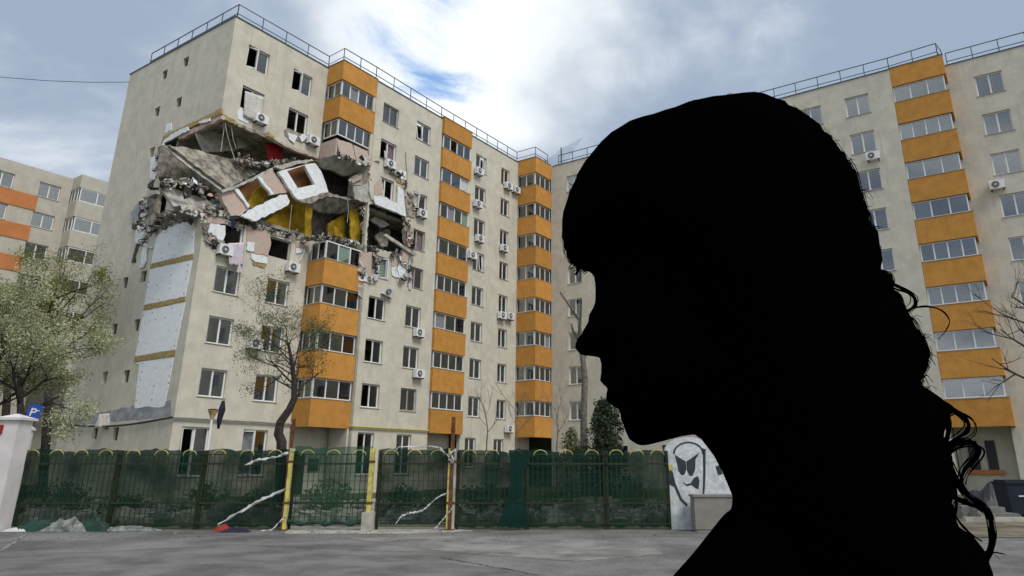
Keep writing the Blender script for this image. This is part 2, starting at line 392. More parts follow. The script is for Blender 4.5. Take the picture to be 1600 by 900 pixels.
# --- gable end with the bite at its corner
bite = [onC(p) for p in crop(2, [(835, 60), (640, 150), (450, 228), (382, 268), (368, 300), (350, 345), (332, 430), (322, 520), (300, 600), (290, 650), (250, 720), (240, 800), (226, 900)])]
bite += [onC(p) for p in crop(3, [(215, 190), (225, 262), (330, 285), (400, 255), (520, 215), (615, 188)])]
bite = [(max(.28, a), b) for a, b in bite]
gz_up, gz_lo = bite[0][1], bite[-1][1]
gout = [(0.285, 0), (11.72, 0), (11.72, ZT), (.285, ZT)]+jag([(.285, gz_up)]+bite+[(.285, gz_lo)], .06, .3)
small = [(257, 117), (290, 97), (279, 160), (245, 175), (237, 238), (195, 442), (224, 432), (178, 515), (213, 508), (197, 588), (163, 590), (148, 676), (180, 678)]
ghol = []
for p in small:
    a, z = onC(p)
    ghol.append(rect(a-.30, a+.30, z-.33, z+.33))
v, f = plate(gout, ghol, mapC(0), .28); part('gable_wall', v, f, 'cream', A)
for r in ghol:
    a, z = (r[0][0]+r[1][0])/2, (r[0][1]+r[2][1])/2
    v = [mapC(0)(s, t, d) for s in (a-.3, a+.3) for t in (z-.33, z+.33) for d in (.20, .24)]
    part('vent_shutter', v, BOXF, random.choice(['dark_concrete', 'sill', 'dark_concrete']), A)
# --- second and third facade sections
A2C, A3C = (11.22, 14.5), (21.22, 24.45)
void = [onA(p, 1.5) for p in crop(5, [(832, 120), (870, 85), (930, 92), (1050, 135), (1165, 188), (1180, 250), (1160, 300), (1170, 380), (1195, 440), (1180, 520), (1120, 490), (1060, 468), (960, 450), (900, 470), (835, 470)])]
void = [(max(9.95, a), b) for a, b in void]
voidj = jag(void+[void[0]], .07, .3)[:-1]
out = rect(9.8, 16.45, 0, ZT)
hs = [hole(14.5, z) for z in LEV]+[hole(11.22, LEV[k]) for k in (0, 1, 2, 3, 5, 6, 7)]+[voidj]
hs += [rect(11.1-.65, 11.1+.65, 1.0, 3.4), rect(14.3-.65, 14.3+.65, 1.0, 3.4)]
v, f = plate(out, hs, mapA(1.5), .28); part('middle_wall', v, f, 'cream', A)
out = rect(19.72, 26.25, 0, ZT)
hs = [hole(u, z, 1.35 if u < 23 else 1.15, WH) for u in A3C for z in LEV]+[rect(u-.6, u+.6, 1.4, 3.4) for u in (20.9, 24.2)]
v, f = plate(out, hs, mapA(1.5), .28); part('far_wall', v, f, 'cream', A)
part('recess_wall', *plate(rect(26.0, 28.6, 0, ZT), [], mapA(1.2), .2), 'cream', A)
part('loggia_wall', *plate(rect(16.4, 19.8, 0, ZT), [rect(16.9, 19.2, z-.9, z+.75) for z in LEV], mapA(.45), .2), 'cream', A)
part('loggia_wall', *plate(rect(6.6, 9.95, 0, 15.0+DZ), [rect(7.2, 9.3, LEV[k]-.9, LEV[k]+.75) for k in range(4)], mapA(-.3), .2), 'cream', A)
part('loggia_wall', *plate(rect(6.6, 9.95, 20.3+DZ, ZT), [rect(7.2, 9.3, LEV[k]-.9, LEV[k]+.75) for k in (6, 7)], mapA(-.3), .2), 'cream', A)
part('loggia_cheek', *plate(rect(-1.5, .3, 0, 14.9+DZ), [], lambda s, z, d: (9.8+d, s, z), .2), 'cream', A)
part('loggia_cheek', *plate(rect(-1.48, .3, 18.2+DZ, ZT), [], lambda s, z, d: (9.58+d, s, z), .2), 'cream', A)
# roof slab, coping, rear and hidden walls
part('roof_slab', boxv((.3, .3, ZT-.55), (28.4, 11.4, ZT-.35)), BOXF, 'dark_concrete', A)
part('rear_wall', boxv((.29, 11.42, 0), (28.4, 11.70, ZT-.01)), BOXF, 'cream', A)
for (a, b, off) in ((0, 6.82, 0), (9.8, 16.4, 1.5), (19.75, 26.2, 1.5)):
    part('coping', boxv((a-.05, -off-.05, ZT), (b, -off+.33, ZT+.06)), BOXF, 'metal_rail', A)
part('coping', boxv((-.05, .34, ZT), (.33, 11.77, ZT+.06)), BOXF, 'metal_rail', A)
# floor slabs
FL = [z-1.42 for z in LEV]
for k, z in enumerate(FL):
    x0 = 10.0 if k == 5 else .3
    part('floor_slab', boxv((x0, .29 if x0 < 5 else -.9, z-.2), (28.3, 11.4, z)), BOXF, 'concrete', A)
    if k != 5: part('floor_slab', boxv((10.0, -1.2, z-.2), (28.3, .285, z)), BOXF, 'concrete', A)
# inner partitions
part('partition_wall', boxv((.3, 5.4, 0), (28.3, 5.6, FL[4]-.2)), BOXF, 'plaster', A)
part('partition_wall', boxv((.3, 5.4, FL[6]), (28.3, 5.6, ZT-.6)), BOXF, 'plaster', A)
part('partition_wall', boxv((.3, 4.6, FL[4]), (28.3, 4.8, FL[6]-.2)), BOXF, 'plaster', A)
for u in (3.4, 6.75, 13.0, 16.4, 19.8, 23.0, 26.2):
    for (a, b) in ((0, FL[4]-.2), (FL[4], FL[6]-.2), (FL[6], ZT-.6)):
        if u < 5 and a == FL[4]: continue
        part('partition_wall', boxv((u, .3, a), (u+.12, 5.38, b)), BOXF, 'yellow_wall' if (u < 7 and a == FL[4]) else 'plaster', A)
# cornice pipe above the ground floor
zc = 3.85+DZ
part('cornice_pipe', *(lambda b: (b.v, b.f))(MB().tube([(-.1, -.12, zc), (6.8, -.12, zc)], .06)), 'sill', A)
part('cornice_pipe', *(lambda b: (b.v, b.f))(MB().tube([(9.7, -1.62, zc-.05), (16.4, -1.62, zc-.05)], .06)), 'yellow_paint', A)
b_ = MB()
for i in range(12): b_.tube([(-.1, i, zc-.25*math.sin(min(1, i/11)*math.pi)), (-.1, i+1 if i < 11 else 11.7, zc-.25*math.sin(min(1, (i+1)/11)*math.pi))], .05)
part('sagging_cable', b_.v, b_.f, 'dark', A)
M['stain'] = mat('bluish_repair', (.34, .35, .37), var=.2, scale=2)
part('repair_band', *plate(jag([(.3, zc+.05), (.4, zc+.85), (3, zc+.75), (7, zc+.55), (10.8, zc+.15), (10.8, zc-.05), (.3, zc+.05)], .05, .4)[:-1], [], mapC(0), .02, -.012), 'stain', A)
# windows
for u in A1C:
    for k in (0, 1, 2, 6, 7):
        brk = k >= 6
        window(A, (u, 0, LEV[k]), 0, WW, WH, 2, sill=k < 6, broken=(k == 6), open_=0 if k == 7 else None, curt=[None, None] if brk else ([None, 1] if u < 3 else None))
for (u, w) in l4: window(A, (u, 0, LEV[3]-.15), 0, w, 1.2, 1, sill=False, broken=True, curt=[None])
for (u, w) in g1: window(A, (u, 0, 2.175), 0, w, 2.35, 2, open_=0)
for z in LEV: window(A, (14.5, -1.5, z), 0, WW, WH, 2, broken=(z == LEV[4]), open_=0 if z in (LEV[7], LEV[5]) else None)
for k in (0, 1, 2, 3, 5, 6, 7): window(A, (11.22, -1.5, LEV[k]), 0, WW, WH, 2, broken=k in (3, 5, 6), open_=1 if k == 3 else None, curt=[None, None] if k in (5,) else None)
for u in (11.1, 14.3): window(A, (u, -1.5, 2.2), 0, 1.3, 2.4, 2)
for u in A3C:
    for k, z in enumerate(LEV): window(A, (u, -1.5, z), 0, 1.35 if u < 23 else 1.15, WH, 2, open_=1 if (k in (7, 4) and u < 23) else None, curt=[0, 0] if (u > 23 and k == 4) else None)
for u in (20.9, 24.2): window(A, (u, -1.5, 2.4), 0, 1.2, 2.0, 2)
# loggias
def loggia(root, x0, x1, off, back, k, nf, left=True, top=None, z_par=None, parapet=True, glaze=True, right=False, curt=None, ns=2):
    """one storey of glazed loggia: window band above, orange parapet below it"""
    b = BASE[root.name]; z = LEV[k]; zw0, zw1 = z-.45, z+.72
    o = ob('loggia', mesh('loggia', [(q[0]-b[0], q[1]-b[1], q[2]-b[2]) for q in boxv((x0+.1, -off+.1, z-1.50), (x1-.01, -back-.02, z-1.36))], BOXF, 'concrete'), root)
    def p(name, v, f, m): return ob(name, mesh(name, [(x-b[0], y-b[1], q-b[2]) for x, y, q in v], f, m), o)
    if parapet:
        zb = zw0-1.54
        q = MB(); q.box((x0, -off, zb), (x1, -off+.09, zw0))
        if left: q.box((x0, -off+.09, zb), (x0+.09, -back, zw0))
        p('parapet', q.v, q.f, 'orange'); p('ledge', boxv((x0-.03, -off-.03, zw0), (x1, -off+.12, zw0+.03)), BOXF, 'sill')
        if left: p('ledge', boxv((x0-.03, -off+.121, zw0), (x0+.12, -back, zw0+.03)), BOXF, 'sill')
    if glaze:
        q = MB(); t = .07; h0, h1 = zw0+.03, zw1-.01; W = x1-x0
        def frame(P, n, L):
            def bx(a, c, e, g, w=.06): q.add([P(s, d, zz_) for s in (a, c) for d in (.02, .02+w) for zz_ in (e, g)], BOXF)
            bx(0, L, h0, h0+t); bx(0, L, h1-t, h1); bx(0, t, h0+t, h1-t); bx(L-t, L, h0+t, h1-t)
            for i in range(1, n): bx(L*i/n-.04, L*i/n+.04, h0+t, h1-t, .075)
            for i in range(n):
                a, c = L*i/n+.05, L*(i+1)/n-.05
                if random.random() > .12 or n < 3: p('pane', [P(s, d, zz_) for s in (a, c) for d in (.045, .055) for zz_ in (h0+t, h1-t)], BOXF, 'glass')
                ci = random.choice([None, None, 0, 0, 1, 1, 3]) if curt is None else curt[i % len(curt)]
                if ci is not None: p('blind', [P(s, d, zz_) for s in (a, c) for d in (.085, .10) for zz_ in (h0+random.choice([0, 0, .4]), h1)], BOXF, CURT[ci])
        frame(lambda s, d, z_: (x0+.14+s, -off+.13+d, z_), nf, W-.14)
        if left: frame(lambda s, d, z_: (x0+.13+d, -off+.22+s, z_), ns, off-back-.23)
        p('window_frame', q.v, q.f, 'white')
    return o
def topband(root, x0, x1, off, back, left=True):
    b = BASE[root.name]; q = MB(); z0 = LEV[7]+.72; z1 = ZT+.10
    q.box((x0, -off, z0), (x1, -off+.09, z1))
    if left: q.box((x0, -off+.09, z0), (x0+.09, -back, z1))
    q.box((x0+.1, -off+.1, z0), (x1, -back-.01, z0+.12))
    part('top_band', q.v, q.f, 'orange', root)
    part('coping', *(lambda m_: (m_.v, m_.f))(MB().box((x0-.03, -off-.03, z1), (x1+.03, -off+.14, z1+.05)).box((x0-.03, -off+.141, z1), (x0+.12, -back, z1+.05))), 'metal_rail', root)
B1 = (6.82, 9.77, 1.52, 0.0)
topband(A, *B1)
for k in (0, 1, 2, 3): loggia(A, *B1, k, 3)
loggia(A, *B1, 7, 4)
loggia(A, *B1, 6, 4, parapet=False, curt=[None, None, 0, None])
B2 = (16.43, 19.74, 1.72, .45)
topband(A, *B2)
for k in range(8): loggia(A, *B2, k, random.choice([3, 4, 4]), ns=1, curt=[0, None, 0, 0] if k > 5 else None)
B3 = (26.27, 28.62, 3.35, 1.4)
topband(A, *B3)
for k in range(8): loggia(A, *B3, k, 3, ns=2)
# recessed porch below the first loggia
part('porch_door', boxv((7.3, .27, 0), (8.2, .29, 2.2)), BOXF, 'dark', A)
part('meter_box', boxv((8.5, .22, 1.2), (9.2, .29, 1.9)), BOXF, 'dark', A)
part('porch_wall', *plate(rect(-1.5, .0, 0, 3.7), [], lambda s, z, d: (9.6+d, s, z), .15), 'cream', A)
# ------------------------------------------------------------------ wreckage (each outline lies on its own plane inside or before the facade)
def slab(name, px, off, th, m, tilt=0., js=.05, mapping='A', label=None):
    if mapping == 'A':
        pts = [onA(p, off) for p in px]; fn0 = mapA(off)
    else:
        pts = [onC(p, off) for p in px]; fn0 = mapC(off)
    zm = sum(p[1] for p in pts)/len(pts)
    pj = jag(pts+[pts[0]], js, .35)[:-1] if js else pts
    fn = (lambda s, z, d: fn0(s, z, d+tilt*(z-zm)))
    v, f = plate(pj, [], fn, th); o = part(name, v, f, m, A)
    if label: o['label'] = label
    return o
def slab_hole(name, px, hpx, off, th, m, tilt=0., js=.03):
    fn0 = mapA(off); pts = [onA(p, off) for p in px]; zm = sum(p[1] for p in pts)/len(pts)
    pj = jag(pts+[pts[0]], js, .35)[:-1]; hp = [onA(p, off) for p in hpx]
    v, f = plate(pj, [hp], lambda s, z, d: fn0(s, z, d+tilt*(z-zm)), th); return part(name, v, f, m, A)
# room ceiling edge: insulation band, brick edge and loose foam along the torn upper floor
slab('wool_band', crop(2, [(370, 268), (830, 45), (830, 85), (375, 292)]), -.03, .12, 'wool', mapping='C')
slab('brick_edge', crop(2, [(480, 268), (830, 88), (830, 128), (500, 290)]), .02, .2, 'brick', mapping='C')
slab('foam_board', crop(2, [(375, 300), (440, 245), (560, 190), (572, 215), (480, 265), (440, 290), (370, 318)]), -.10, .10, 'foam', mapping='C')
slab('foam_board', crop(2, [(650, 148), (735, 122), (740, 142), (660, 166)]), -.10, .08, 'foam', mapping='C')
slab('foam_board', crop(2, [(395, 168), (435, 160), (437, 215), (385, 240)]), -.03, .04, 'foam', mapping='C')
slab('wool_band', crop(2, [(822, 88), (860, 95), (945, 145), (948, 178), (835, 122)]), .03, .12, 'wool')
slab('brick_edge', crop(2, [(950, 160), (1180, 245), (1180, 272), (960, 190)]), .02, .2, 'concrete')
slab('brick_edge', crop(2, [(1250, 290), (1420, 360), (1590, 425), (1585, 440), (1330, 345)]), .02, .25, 'brick')
slab('foam_board', crop(2, [(960, 60), (985, 42), (1010, 80), (1035, 150), (1030, 165), (962, 130)]), .03, .06, 'foam')
slab('foam_board', crop(2, [(1180, 260), (1190, 225), (1250, 270), (1240, 285)]), .06, .08, 'wool')
slab('torn_sill', crop(2, [(1320, 220), (1345, 200), (1500, 262), (1510, 330), (1330, 262)]), .04, .05, 'concrete')
slab('foam_board', crop(2, [(1350, 240), (1425, 265), (1400, 320), (1360, 285)]), .10, .05, 'foam')
slab('foam_board', crop(2, [(1440, 270), (1465, 245), (1500, 265), (1460, 310)]), .10, .05, 'foam')
# open room: hanging wall panels, ceiling and back
slab('hanging_wall_panel', crop(2, [(620, 215), (830, 135), (950, 330), (935, 380), (680, 392)]), -2.4, .12, 'plaster', tilt=.12)
slab('hanging_wall_panel', crop(2, [(960, 190), (1165, 275), (1140, 300), (945, 372)]), -2.0, .12, 'plaster', tilt=.15)
slab('fallen_slab', crop(2, [(420, 335), (640, 360), (760, 395), (960, 440), (1130, 505), (1260, 475), (1230, 500), (820, 690), (790, 700), (640, 560)]), -1.0, .25, 'concrete', tilt=.55, label='large grey concrete floor slab fallen at a slant')
slab('slab_edge', crop(2, [(430, 335), (470, 340), (600, 465), (800, 680), (780, 700), (640, 570), (500, 430)]), -.72, .12, 'plaster', tilt=.55, js=.03)
slab('fallen_slab', crop(2, [(370, 668), (430, 655), (560, 700), (700, 735), (860, 790), (872, 860), (700, 850), (600, 900), (480, 880), (430, 830)]), -.7, .22, 'plaster', tilt=.6)
slab('inner_wall', crop(2, [(345, 345), (430, 330), (540, 470), (640, 570), (640, 660), (500, 660), (380, 640), (330, 600)]), -2.2, .15, 'concrete')
slab('wall_stub', crop(2, [(350, 345), (400, 345), (380, 480), (345, 640), (320, 760), (300, 960), (230, 960), (250, 800), (300, 640), (330, 470)]), .05, .3, 'concrete', mapping='C')
slab('brick_edge', crop(2, [(335, 360), (358, 350), (350, 400), (330, 405)]), -.04, .1, 'brick', mapping='C')
slab('foam_board', crop(2, [(272, 432), (345, 395), (328, 520), (302, 600), (268, 592)]), -.03, .07, 'foam', mapping='C')
slab('brick_edge', crop(2, [(268, 600), (302, 600), (295, 650), (265, 650)]), -.03, .07, 'brick', mapping='C')
slab('foam_board', crop(2, [(195, 765), (248, 725), (245, 800), (222, 920), (195, 925)]), -.05, .07, 'foam', mapping='C')
slab('concrete_chunk', crop(2, [(245, 680), (320, 660), (315, 710), (260, 740)]), -.25, .25, 'plaster', mapping='C')
slab('foam_board', crop(3, [(120, 160), (190, 60), (190, 220), (135, 235)]), -.12, .08, 'stain', mapping='C')
slab('foam_board', crop(3, [(160, 290), (205, 278), (215, 330), (200, 400), (155, 398)]), -.06, .06, 'foam', mapping='C')
slab('foam_board', crop(3, [(215, 402), (248, 412), (238, 540), (215, 590), (186, 588), (200, 520)]), -.10, .06, 'foam', mapping='C')
slab('hanging_strip', crop(3, [(165, 405), (185, 405), (150, 500), (155, 545), (125, 550), (140, 490)]), -.08, .06, 'dark_concrete', mapping='C')
slab('hanging_strip', crop(3, [(215, 415), (290, 425), (290, 435), (215, 432)]), -.10, .05, 'foam', mapping='C')
# insulation boards and ochre battens on the gable
boards = [crop(3, [(318, 360), (380, 292), (470, 258), (600, 202), (618, 192), (612, 410), (607, 480), (280, 560)]), crop(3, [(272, 603), (602, 527), (547, 815), (225, 882)])]
boards += [cropd([(720, 212), (930, 167), (880, 405), (678, 440)]), cropd([(672, 472), (872, 442), (860, 510), (825, 690), (800, 698), (730, 692), (675, 702), (690, 560), (700, 480)])]
for q in boards: slab('insulation_board', q, -.025, .04, 'dowel', mapping='C', js=.02)
for q in (crop(3, [(278, 562), (606, 484), (604, 524), (272, 600)]), crop(3, [(226, 886), (548, 818), (545, 850), (218, 925)]), cropd([(676, 442), (880, 408), (876, 438), (672, 468)])):
    slab('batten', q, -.045, .06, 'wool', mapping='C', js=.02)
# tilted facade panel hanging before the rooms
slab('brick_pier', crop(2, [(812, 700), (940, 668), (1050, 820), (985, 880), (900, 890)]), .25, .28, 'brick', tilt=.1)
slab('panel_rim', crop(2, [(815, 690), (960, 640), (1110, 575), (1240, 505), (1250, 525), (1120, 590), (960, 662), (830, 712)]), .3, .3, 'plaster', tilt=.1)
slab('panel_rim', crop(2, [(1240, 505), (1380, 462), (1540, 440), (1560, 455), (1400, 490), (1290, 525)]), .3, .3, 'plaster', tilt=.1)
slab('panel_rim', crop(2, [(930, 670), (960, 665), (1050, 805), (1035, 825)]), .32, .2, 'foam', tilt=.1)
slab('brick_pier', crop(2, [(1120, 575), (1235, 525), (1350, 700), (1235, 720)]), .25, .28, 'brick', tilt=.1)
slab('panel_rim', crop(2, [(1110, 580), (1135, 575), (1240, 715), (1215, 725)]), .32, .2, 'foam', tilt=.1)
slab('yellow_wall_piece', crop(2, [(1030, 800), (1090, 690), (1150, 630), (1190, 700), (1160, 780), (1060, 825)]), -.6, .1, 'yellow_wall')
slab('room_back', crop(2, [(955, 670), (1120, 590), (1210, 720), (1040, 830)]), -1.2, .1, 'brown_wall')
slab_hole('tilted_window_panel', crop(2, [(1275, 545), (1325, 525), (1500, 480), (1580, 470), (1630, 560), (1665, 700), (1590, 730), (1420, 768), (1390, 740)]), crop(2, [(1345, 535), (1490, 487), (1560, 640), (1420, 672)]), .38, .22, 'foam', tilt=.12)
slab('room_back', crop(2, [(1320, 525), (1500, 478), (1580, 650), (1400, 690)]), -.5, .1, 'brown_wall')
slab('foam_board', crop(2, [(985, 890), (1100, 815), (1300, 718), (1350, 715), (1372, 770), (1340, 810), (1120, 915), (1095, 930), (1010, 905)]), .42, .2, 'foam', tilt=.1)
# yellow rooms below
slab('yellow_room_wall', crop(5, [(60, 235), (280, 110), (420, 90), (425, 345), (330, 330)]), -2.0, .1, 'yellow_wall')
slab('yellow_room_wall', crop(5, [(385, 100), (440, 90), (430, 340), (385, 345)]), -.2, .12, 'yellow_wall')
slab('yellow_room_wall', crop(5, [(560, 250), (700, 165), (745, 145), (745, 370), (560, 350)]), -.9, .1, 'yellow_wall')
slab('yellow_room_wall', crop(5, [(735, 150), (822, 105), (826, 395), (742, 365)]), .7, .1, 'yellow_wall')
slab('dark_doorway', crop(5, [(700, 200), (738, 192), (738, 360), (705, 352)]), -.75, .04, 'dark')  # flat dark plate painting the shade of the door opening
slab('room_back', crop(5, [(430, 180), (600, 150), (600, 360), (430, 350)]), -1.6, .1, 'dark_concrete')  # dark sheet, shade of the room behind the opening put into its colour
slab('room_ceiling', crop(5, [(430, 95), (560, 40), (700, 45), (810, 90), (690, 160), (560, 150)]), .3, .12, 'concrete', tilt=-.8)
slab('slab_edge', crop(5, [(320, 65), (560, 0), (700, 40), (880, 75), (880, 95), (700, 60), (560, 30), (430, 90)]), 1.15, .25, 'concrete', js=.06)
slab('slab_edge', crop(3, [(1090, 235), (1150, 250), (1240, 300), (1350, 325), (1500, 350), (1500, 385), (1230, 330), (1120, 265)]), .06, .3, 'plaster')
# loggia torn open: brick parapet, soffit, loose panels
slab('soffit', crop(4, [(498, 440), (625, 402), (895, 490), (740, 560), (570, 495)]), .7, .15, 'plaster', tilt=-1.2)
for q in ([(637, 282), (757, 322), (775, 452), (652, 402)], [(765, 330), (872, 380), (902, 490), (782, 452)]): slab('brick_parapet', crop(4, q), 1.55, .12, 'brick', tilt=.12, js=.03)
q = [onA(p, 1.5) for p in crop(4, [(628, 276), (615, 400)])]
part('brick_parapet', boxv((6.84, -1.48, q[1][1]-.05), (6.98, 0.0, q[0][1])), BOXF, 'brick', A)
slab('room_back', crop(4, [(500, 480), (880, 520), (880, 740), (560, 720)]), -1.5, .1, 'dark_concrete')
slab('loose_panel', crop(4, [(762, 655), (868, 640), (880, 775), (865, 782), (772, 755)]), 1.5, .1, 'plaster')
slab('loose_panel', crop(4, [(725, 600), (860, 530), (870, 560), (830, 650), (750, 650)]), 1.0, .1, 'plaster')
slab('loose_panel', crop(4, [(745, 610), (835, 560), (825, 600), (760, 632)]), 1.12, .05, 'brick')
slab('room_back', crop(5, [(815, 60), (1190, 60), (1230, 520), (815, 520)]), -.8, .1, 'dark_concrete')  # dark sheet behind the void, painted-in shade to keep the hole black
# second section: torn pier, foam band, black void with debris
slab('torn_pier', crop(4, [(890, 500), (945, 508), (985, 620), (1000, 722), (905, 762), (885, 690)]), 1.62, .12, 'cream', js=.06)
slab('brick_patch', crop(4, [(930, 640), (975, 600), (990, 712), (925, 725)]), 1.66, .05, 'brick', js=.06)
slab('foam_board', crop(4, [(918, 728), (1000, 735), (1105, 790), (1110, 650), (1150, 690), (1172, 892), (1060, 845), (935, 795)]), 1.68, .12, 'foam', js=.04)
slab('brick_patch', crop(4, [(1100, 640), (1165, 660), (1180, 740), (1120, 700)]), 1.6, .05, 'brick', js=.05)
slab('foam_board', crop(4, [(1115, 530), (1175, 540), (1175, 640), (1120, 610)]), 1.56, .05, 'foam', js=.04)
slab('wool_band', crop(4, [(1090, 590), (1175, 610), (1170, 655), (1100, 620)]), 1.56, .04, 'wool', js=.05)
slab('torn_pier', crop(4, [(1165, 690), (1215, 700), (1260, 850), (1240, 900), (1180, 890)]), 1.56, .05, 'concrete', js=.06)
slab('fallen_slab', crop(5, [(895, 215), (935, 190), (1010, 220), (1045, 260), (965, 280)]), .4, .15, 'plaster', tilt=.3)
slab('fallen_slab', crop(5, [(930, 340), (1050, 280), (1070, 300), (1010, 430), (960, 430)]), .2, .15, 'concrete', tilt=.3)
slab('fallen_beam', crop(5, [(1000, 338), (1020, 325), (1260, 490), (1240, 500)]), 1.9, .15, 'plaster', js=.01)
slab('brick_patch', crop(5, [(812, 475), (905, 480), (895, 650), (805, 640)]), 1.56, .05, 'brick', js=.05)
slab('foam_board', crop(5, [(800, 650), (905, 655), (920, 715), (805, 690)]), 1.58, .06, 'foam', js=.05)
slab('foam_board', crop(5, [(1060, 585), (1200, 570), (1215, 640), (1150, 680), (1065, 650)]), 1.57, .05, 'foam', js=.07)
slab('brick_patch', crop(5, [(1060, 530), (1170, 570), (1165, 600), (1060, 582)]), 1.56, .04, 'brick', js=.06)
slab('brick_patch', crop(5, [(1170, 260), (1232, 275), (1230, 420), (1180, 400)]), 1.56, .04, 'brick', js=.06)
slab('brick_patch', crop(5, [(1145, 450), (1195, 470), (1190, 560), (1140, 540)]), 1.75, .2, 'brick', js=.05)
slab('foam_board', crop(5, [(1195, 470), (1225, 470), (1215, 570), (1195, 570)]), 1.57, .05, 'foam', js=.04)
slab('torn_render', crop(5, [(790, 720), (840, 730), (830, 830), (800, 800)]), 1.55, .04, 'plaster', js=.06)
slab('torn_render', crop(5, [(1190, 640), (1220, 650), (1215, 770), (1195, 760)]), 1.57, .05, 'pink_cloth', js=.05)
# lower corner: bare brick and foam around the broken fourth-storey windows
slab('brick_patch', crop(3, [(700, 185), (860, 215), (862, 250), (730, 240)]), .04, .05, 'brick', js=.05)
slab('foam_board', crop(3, [(690, 240), (862, 262), (862, 330), (835, 405), (790, 345), (730, 320), (700, 300)]), .06, .06, 'foam', js=.04)
slab('torn_render', crop(3, [(700, 305), (730, 320), (770, 380), (735, 400), (715, 360)]), .07, .05, 'foam', js=.04)
slab('brick_patch', crop(3, [(1030, 265), (1218, 300), (1215, 420), (1195, 500), (1030, 460)]), .04, .05, 'brick', js=.05)
slab('foam_board', crop(3, [(1030, 390), (1090, 395), (1085, 465), (1028, 455)]), .08, .05, 'foam', js=.03)
slab('foam_board', crop(3, [(1060, 480), (1190, 508), (1188, 560), (1095, 545), (1065, 520)]), .08, .08, 'foam', js=.03)
slab('wool_band', crop(3, [(1075, 552), (1180, 570), (1172, 592), (1080, 570)]), .05, .06, 'wool', js=.03)
slab('brick_patch', crop(3, [(1410, 390), (1495, 415), (1490, 440), (1412, 430)]), .04, .05, 'brick', js=.04)
slab('foam_board', crop(3, [(1412, 435), (1490, 448), (1450, 475), (1415, 480)]), .07, .06, 'foam', js=.04)
# rubble heaps on the broken floors (uncountable crumbs)
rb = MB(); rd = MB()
def scatter(b, pxs, off, n, r, jit=.5, cmap='A'):
    pts = [onA(p, off) if cmap == 'A' else onC(p, off) for p in pxs]
    for _ in range(n):
        i = random.randrange(len(pts)-1); t = random.random(); a, c = pts[i], pts[i+1]
        s, z = a[0]+(c[0]-a[0])*t, a[1]+(c[1]-a[1])*t
        if cmap == 'A': P = (s, -off+random.uniform(0, jit), z+random.uniform(-.12, .1))
        else: P = (off+random.uniform(0, jit), s, z+random.uniform(-.12, .1))
        b.rock(P, r*random.uniform(.4, 1.5))
scatter(rb, crop(3, [(320, 290), (420, 240), (520, 200), (620, 185)]), -.05, 120, .11, .6, 'C')
scatter(rb, crop(3, [(400, 160), (520, 180), (700, 150), (860, 175)]), -.5, 120, .14, 1.0)
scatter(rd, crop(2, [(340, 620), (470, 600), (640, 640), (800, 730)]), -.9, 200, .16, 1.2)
scatter(rb, crop(2, [(960, 440), (1130, 480), (1250, 465), (1400, 445)]), -.6, 160, .12, .9)
scatter(rb, crop(5, [(420, 350), (560, 350), (700, 385), (800, 410)]), 1.0, 120, .10, .7)
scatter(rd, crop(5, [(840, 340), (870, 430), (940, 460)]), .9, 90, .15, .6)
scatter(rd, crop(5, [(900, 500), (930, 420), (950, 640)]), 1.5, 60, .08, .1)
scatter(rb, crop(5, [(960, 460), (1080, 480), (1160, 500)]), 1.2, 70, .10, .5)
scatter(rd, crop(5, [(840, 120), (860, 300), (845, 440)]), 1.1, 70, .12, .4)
scatter(rd, crop(3, [(230, 290), (320, 230), (400, 150)]), 0.1, 100, .13, .6, 'C')
scatter(rb, crop(3, [(1120, 265), (1230, 305), (1400, 345)]), -.2, 60, .07, .5)
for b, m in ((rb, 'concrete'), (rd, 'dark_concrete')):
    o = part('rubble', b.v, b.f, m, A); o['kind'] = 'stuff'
def shards(m, runs, n, size=.3):
    b = MB()
    for _ in range(n):
        pxs, off, cm = random.choice(runs); i = random.randrange(len(pxs)-1); t = random.random()
        p = (pxs[i][0]*(1-t)+pxs[i+1][0]*t+random.gauss(0, 2.5), pxs[i][1]*(1-t)+pxs[i+1][1]*t+random.gauss(0, 3))
        if cm == 'A': u, z = onA(p, off); c = Vector((u, -off, z))
        else: u, z = onC(p, off); c = Vector((off, u, z))
        rot = Matrix.Rotation(random.uniform(0, 6.3), 3, 'Y') @ Matrix.Rotation(random.gauss(0, .7), 3, 'X') @ Matrix.Rotation(random.gauss(0, .7)+(1.57 if cm == 'C' else 0), 3, 'Z')
        k = random.randint(4, 6); r = size*random.uniform(.25, 1); th = random.uniform(.02, .07)
        ring = [Vector((math.cos(2*math.pi*j/k)*r*random.uniform(.35, 1), 0, math.sin(2*math.pi*j/k)*r*random.uniform(.25, .9))) for j in range(k)]
        v = [c+rot @ q for q in ring]+[c+rot @ (q+Vector((0, th, 0))) for q in ring]
        b.add(v, [tuple(range(k)), tuple(range(k, 2*k))]+[(j, (j+1) % k, k+(j+1) % k, k+j) for j in range(k)])
    o = part('loose_fragments', b.v, b.f, m, A); o['kind'] = 'stuff'
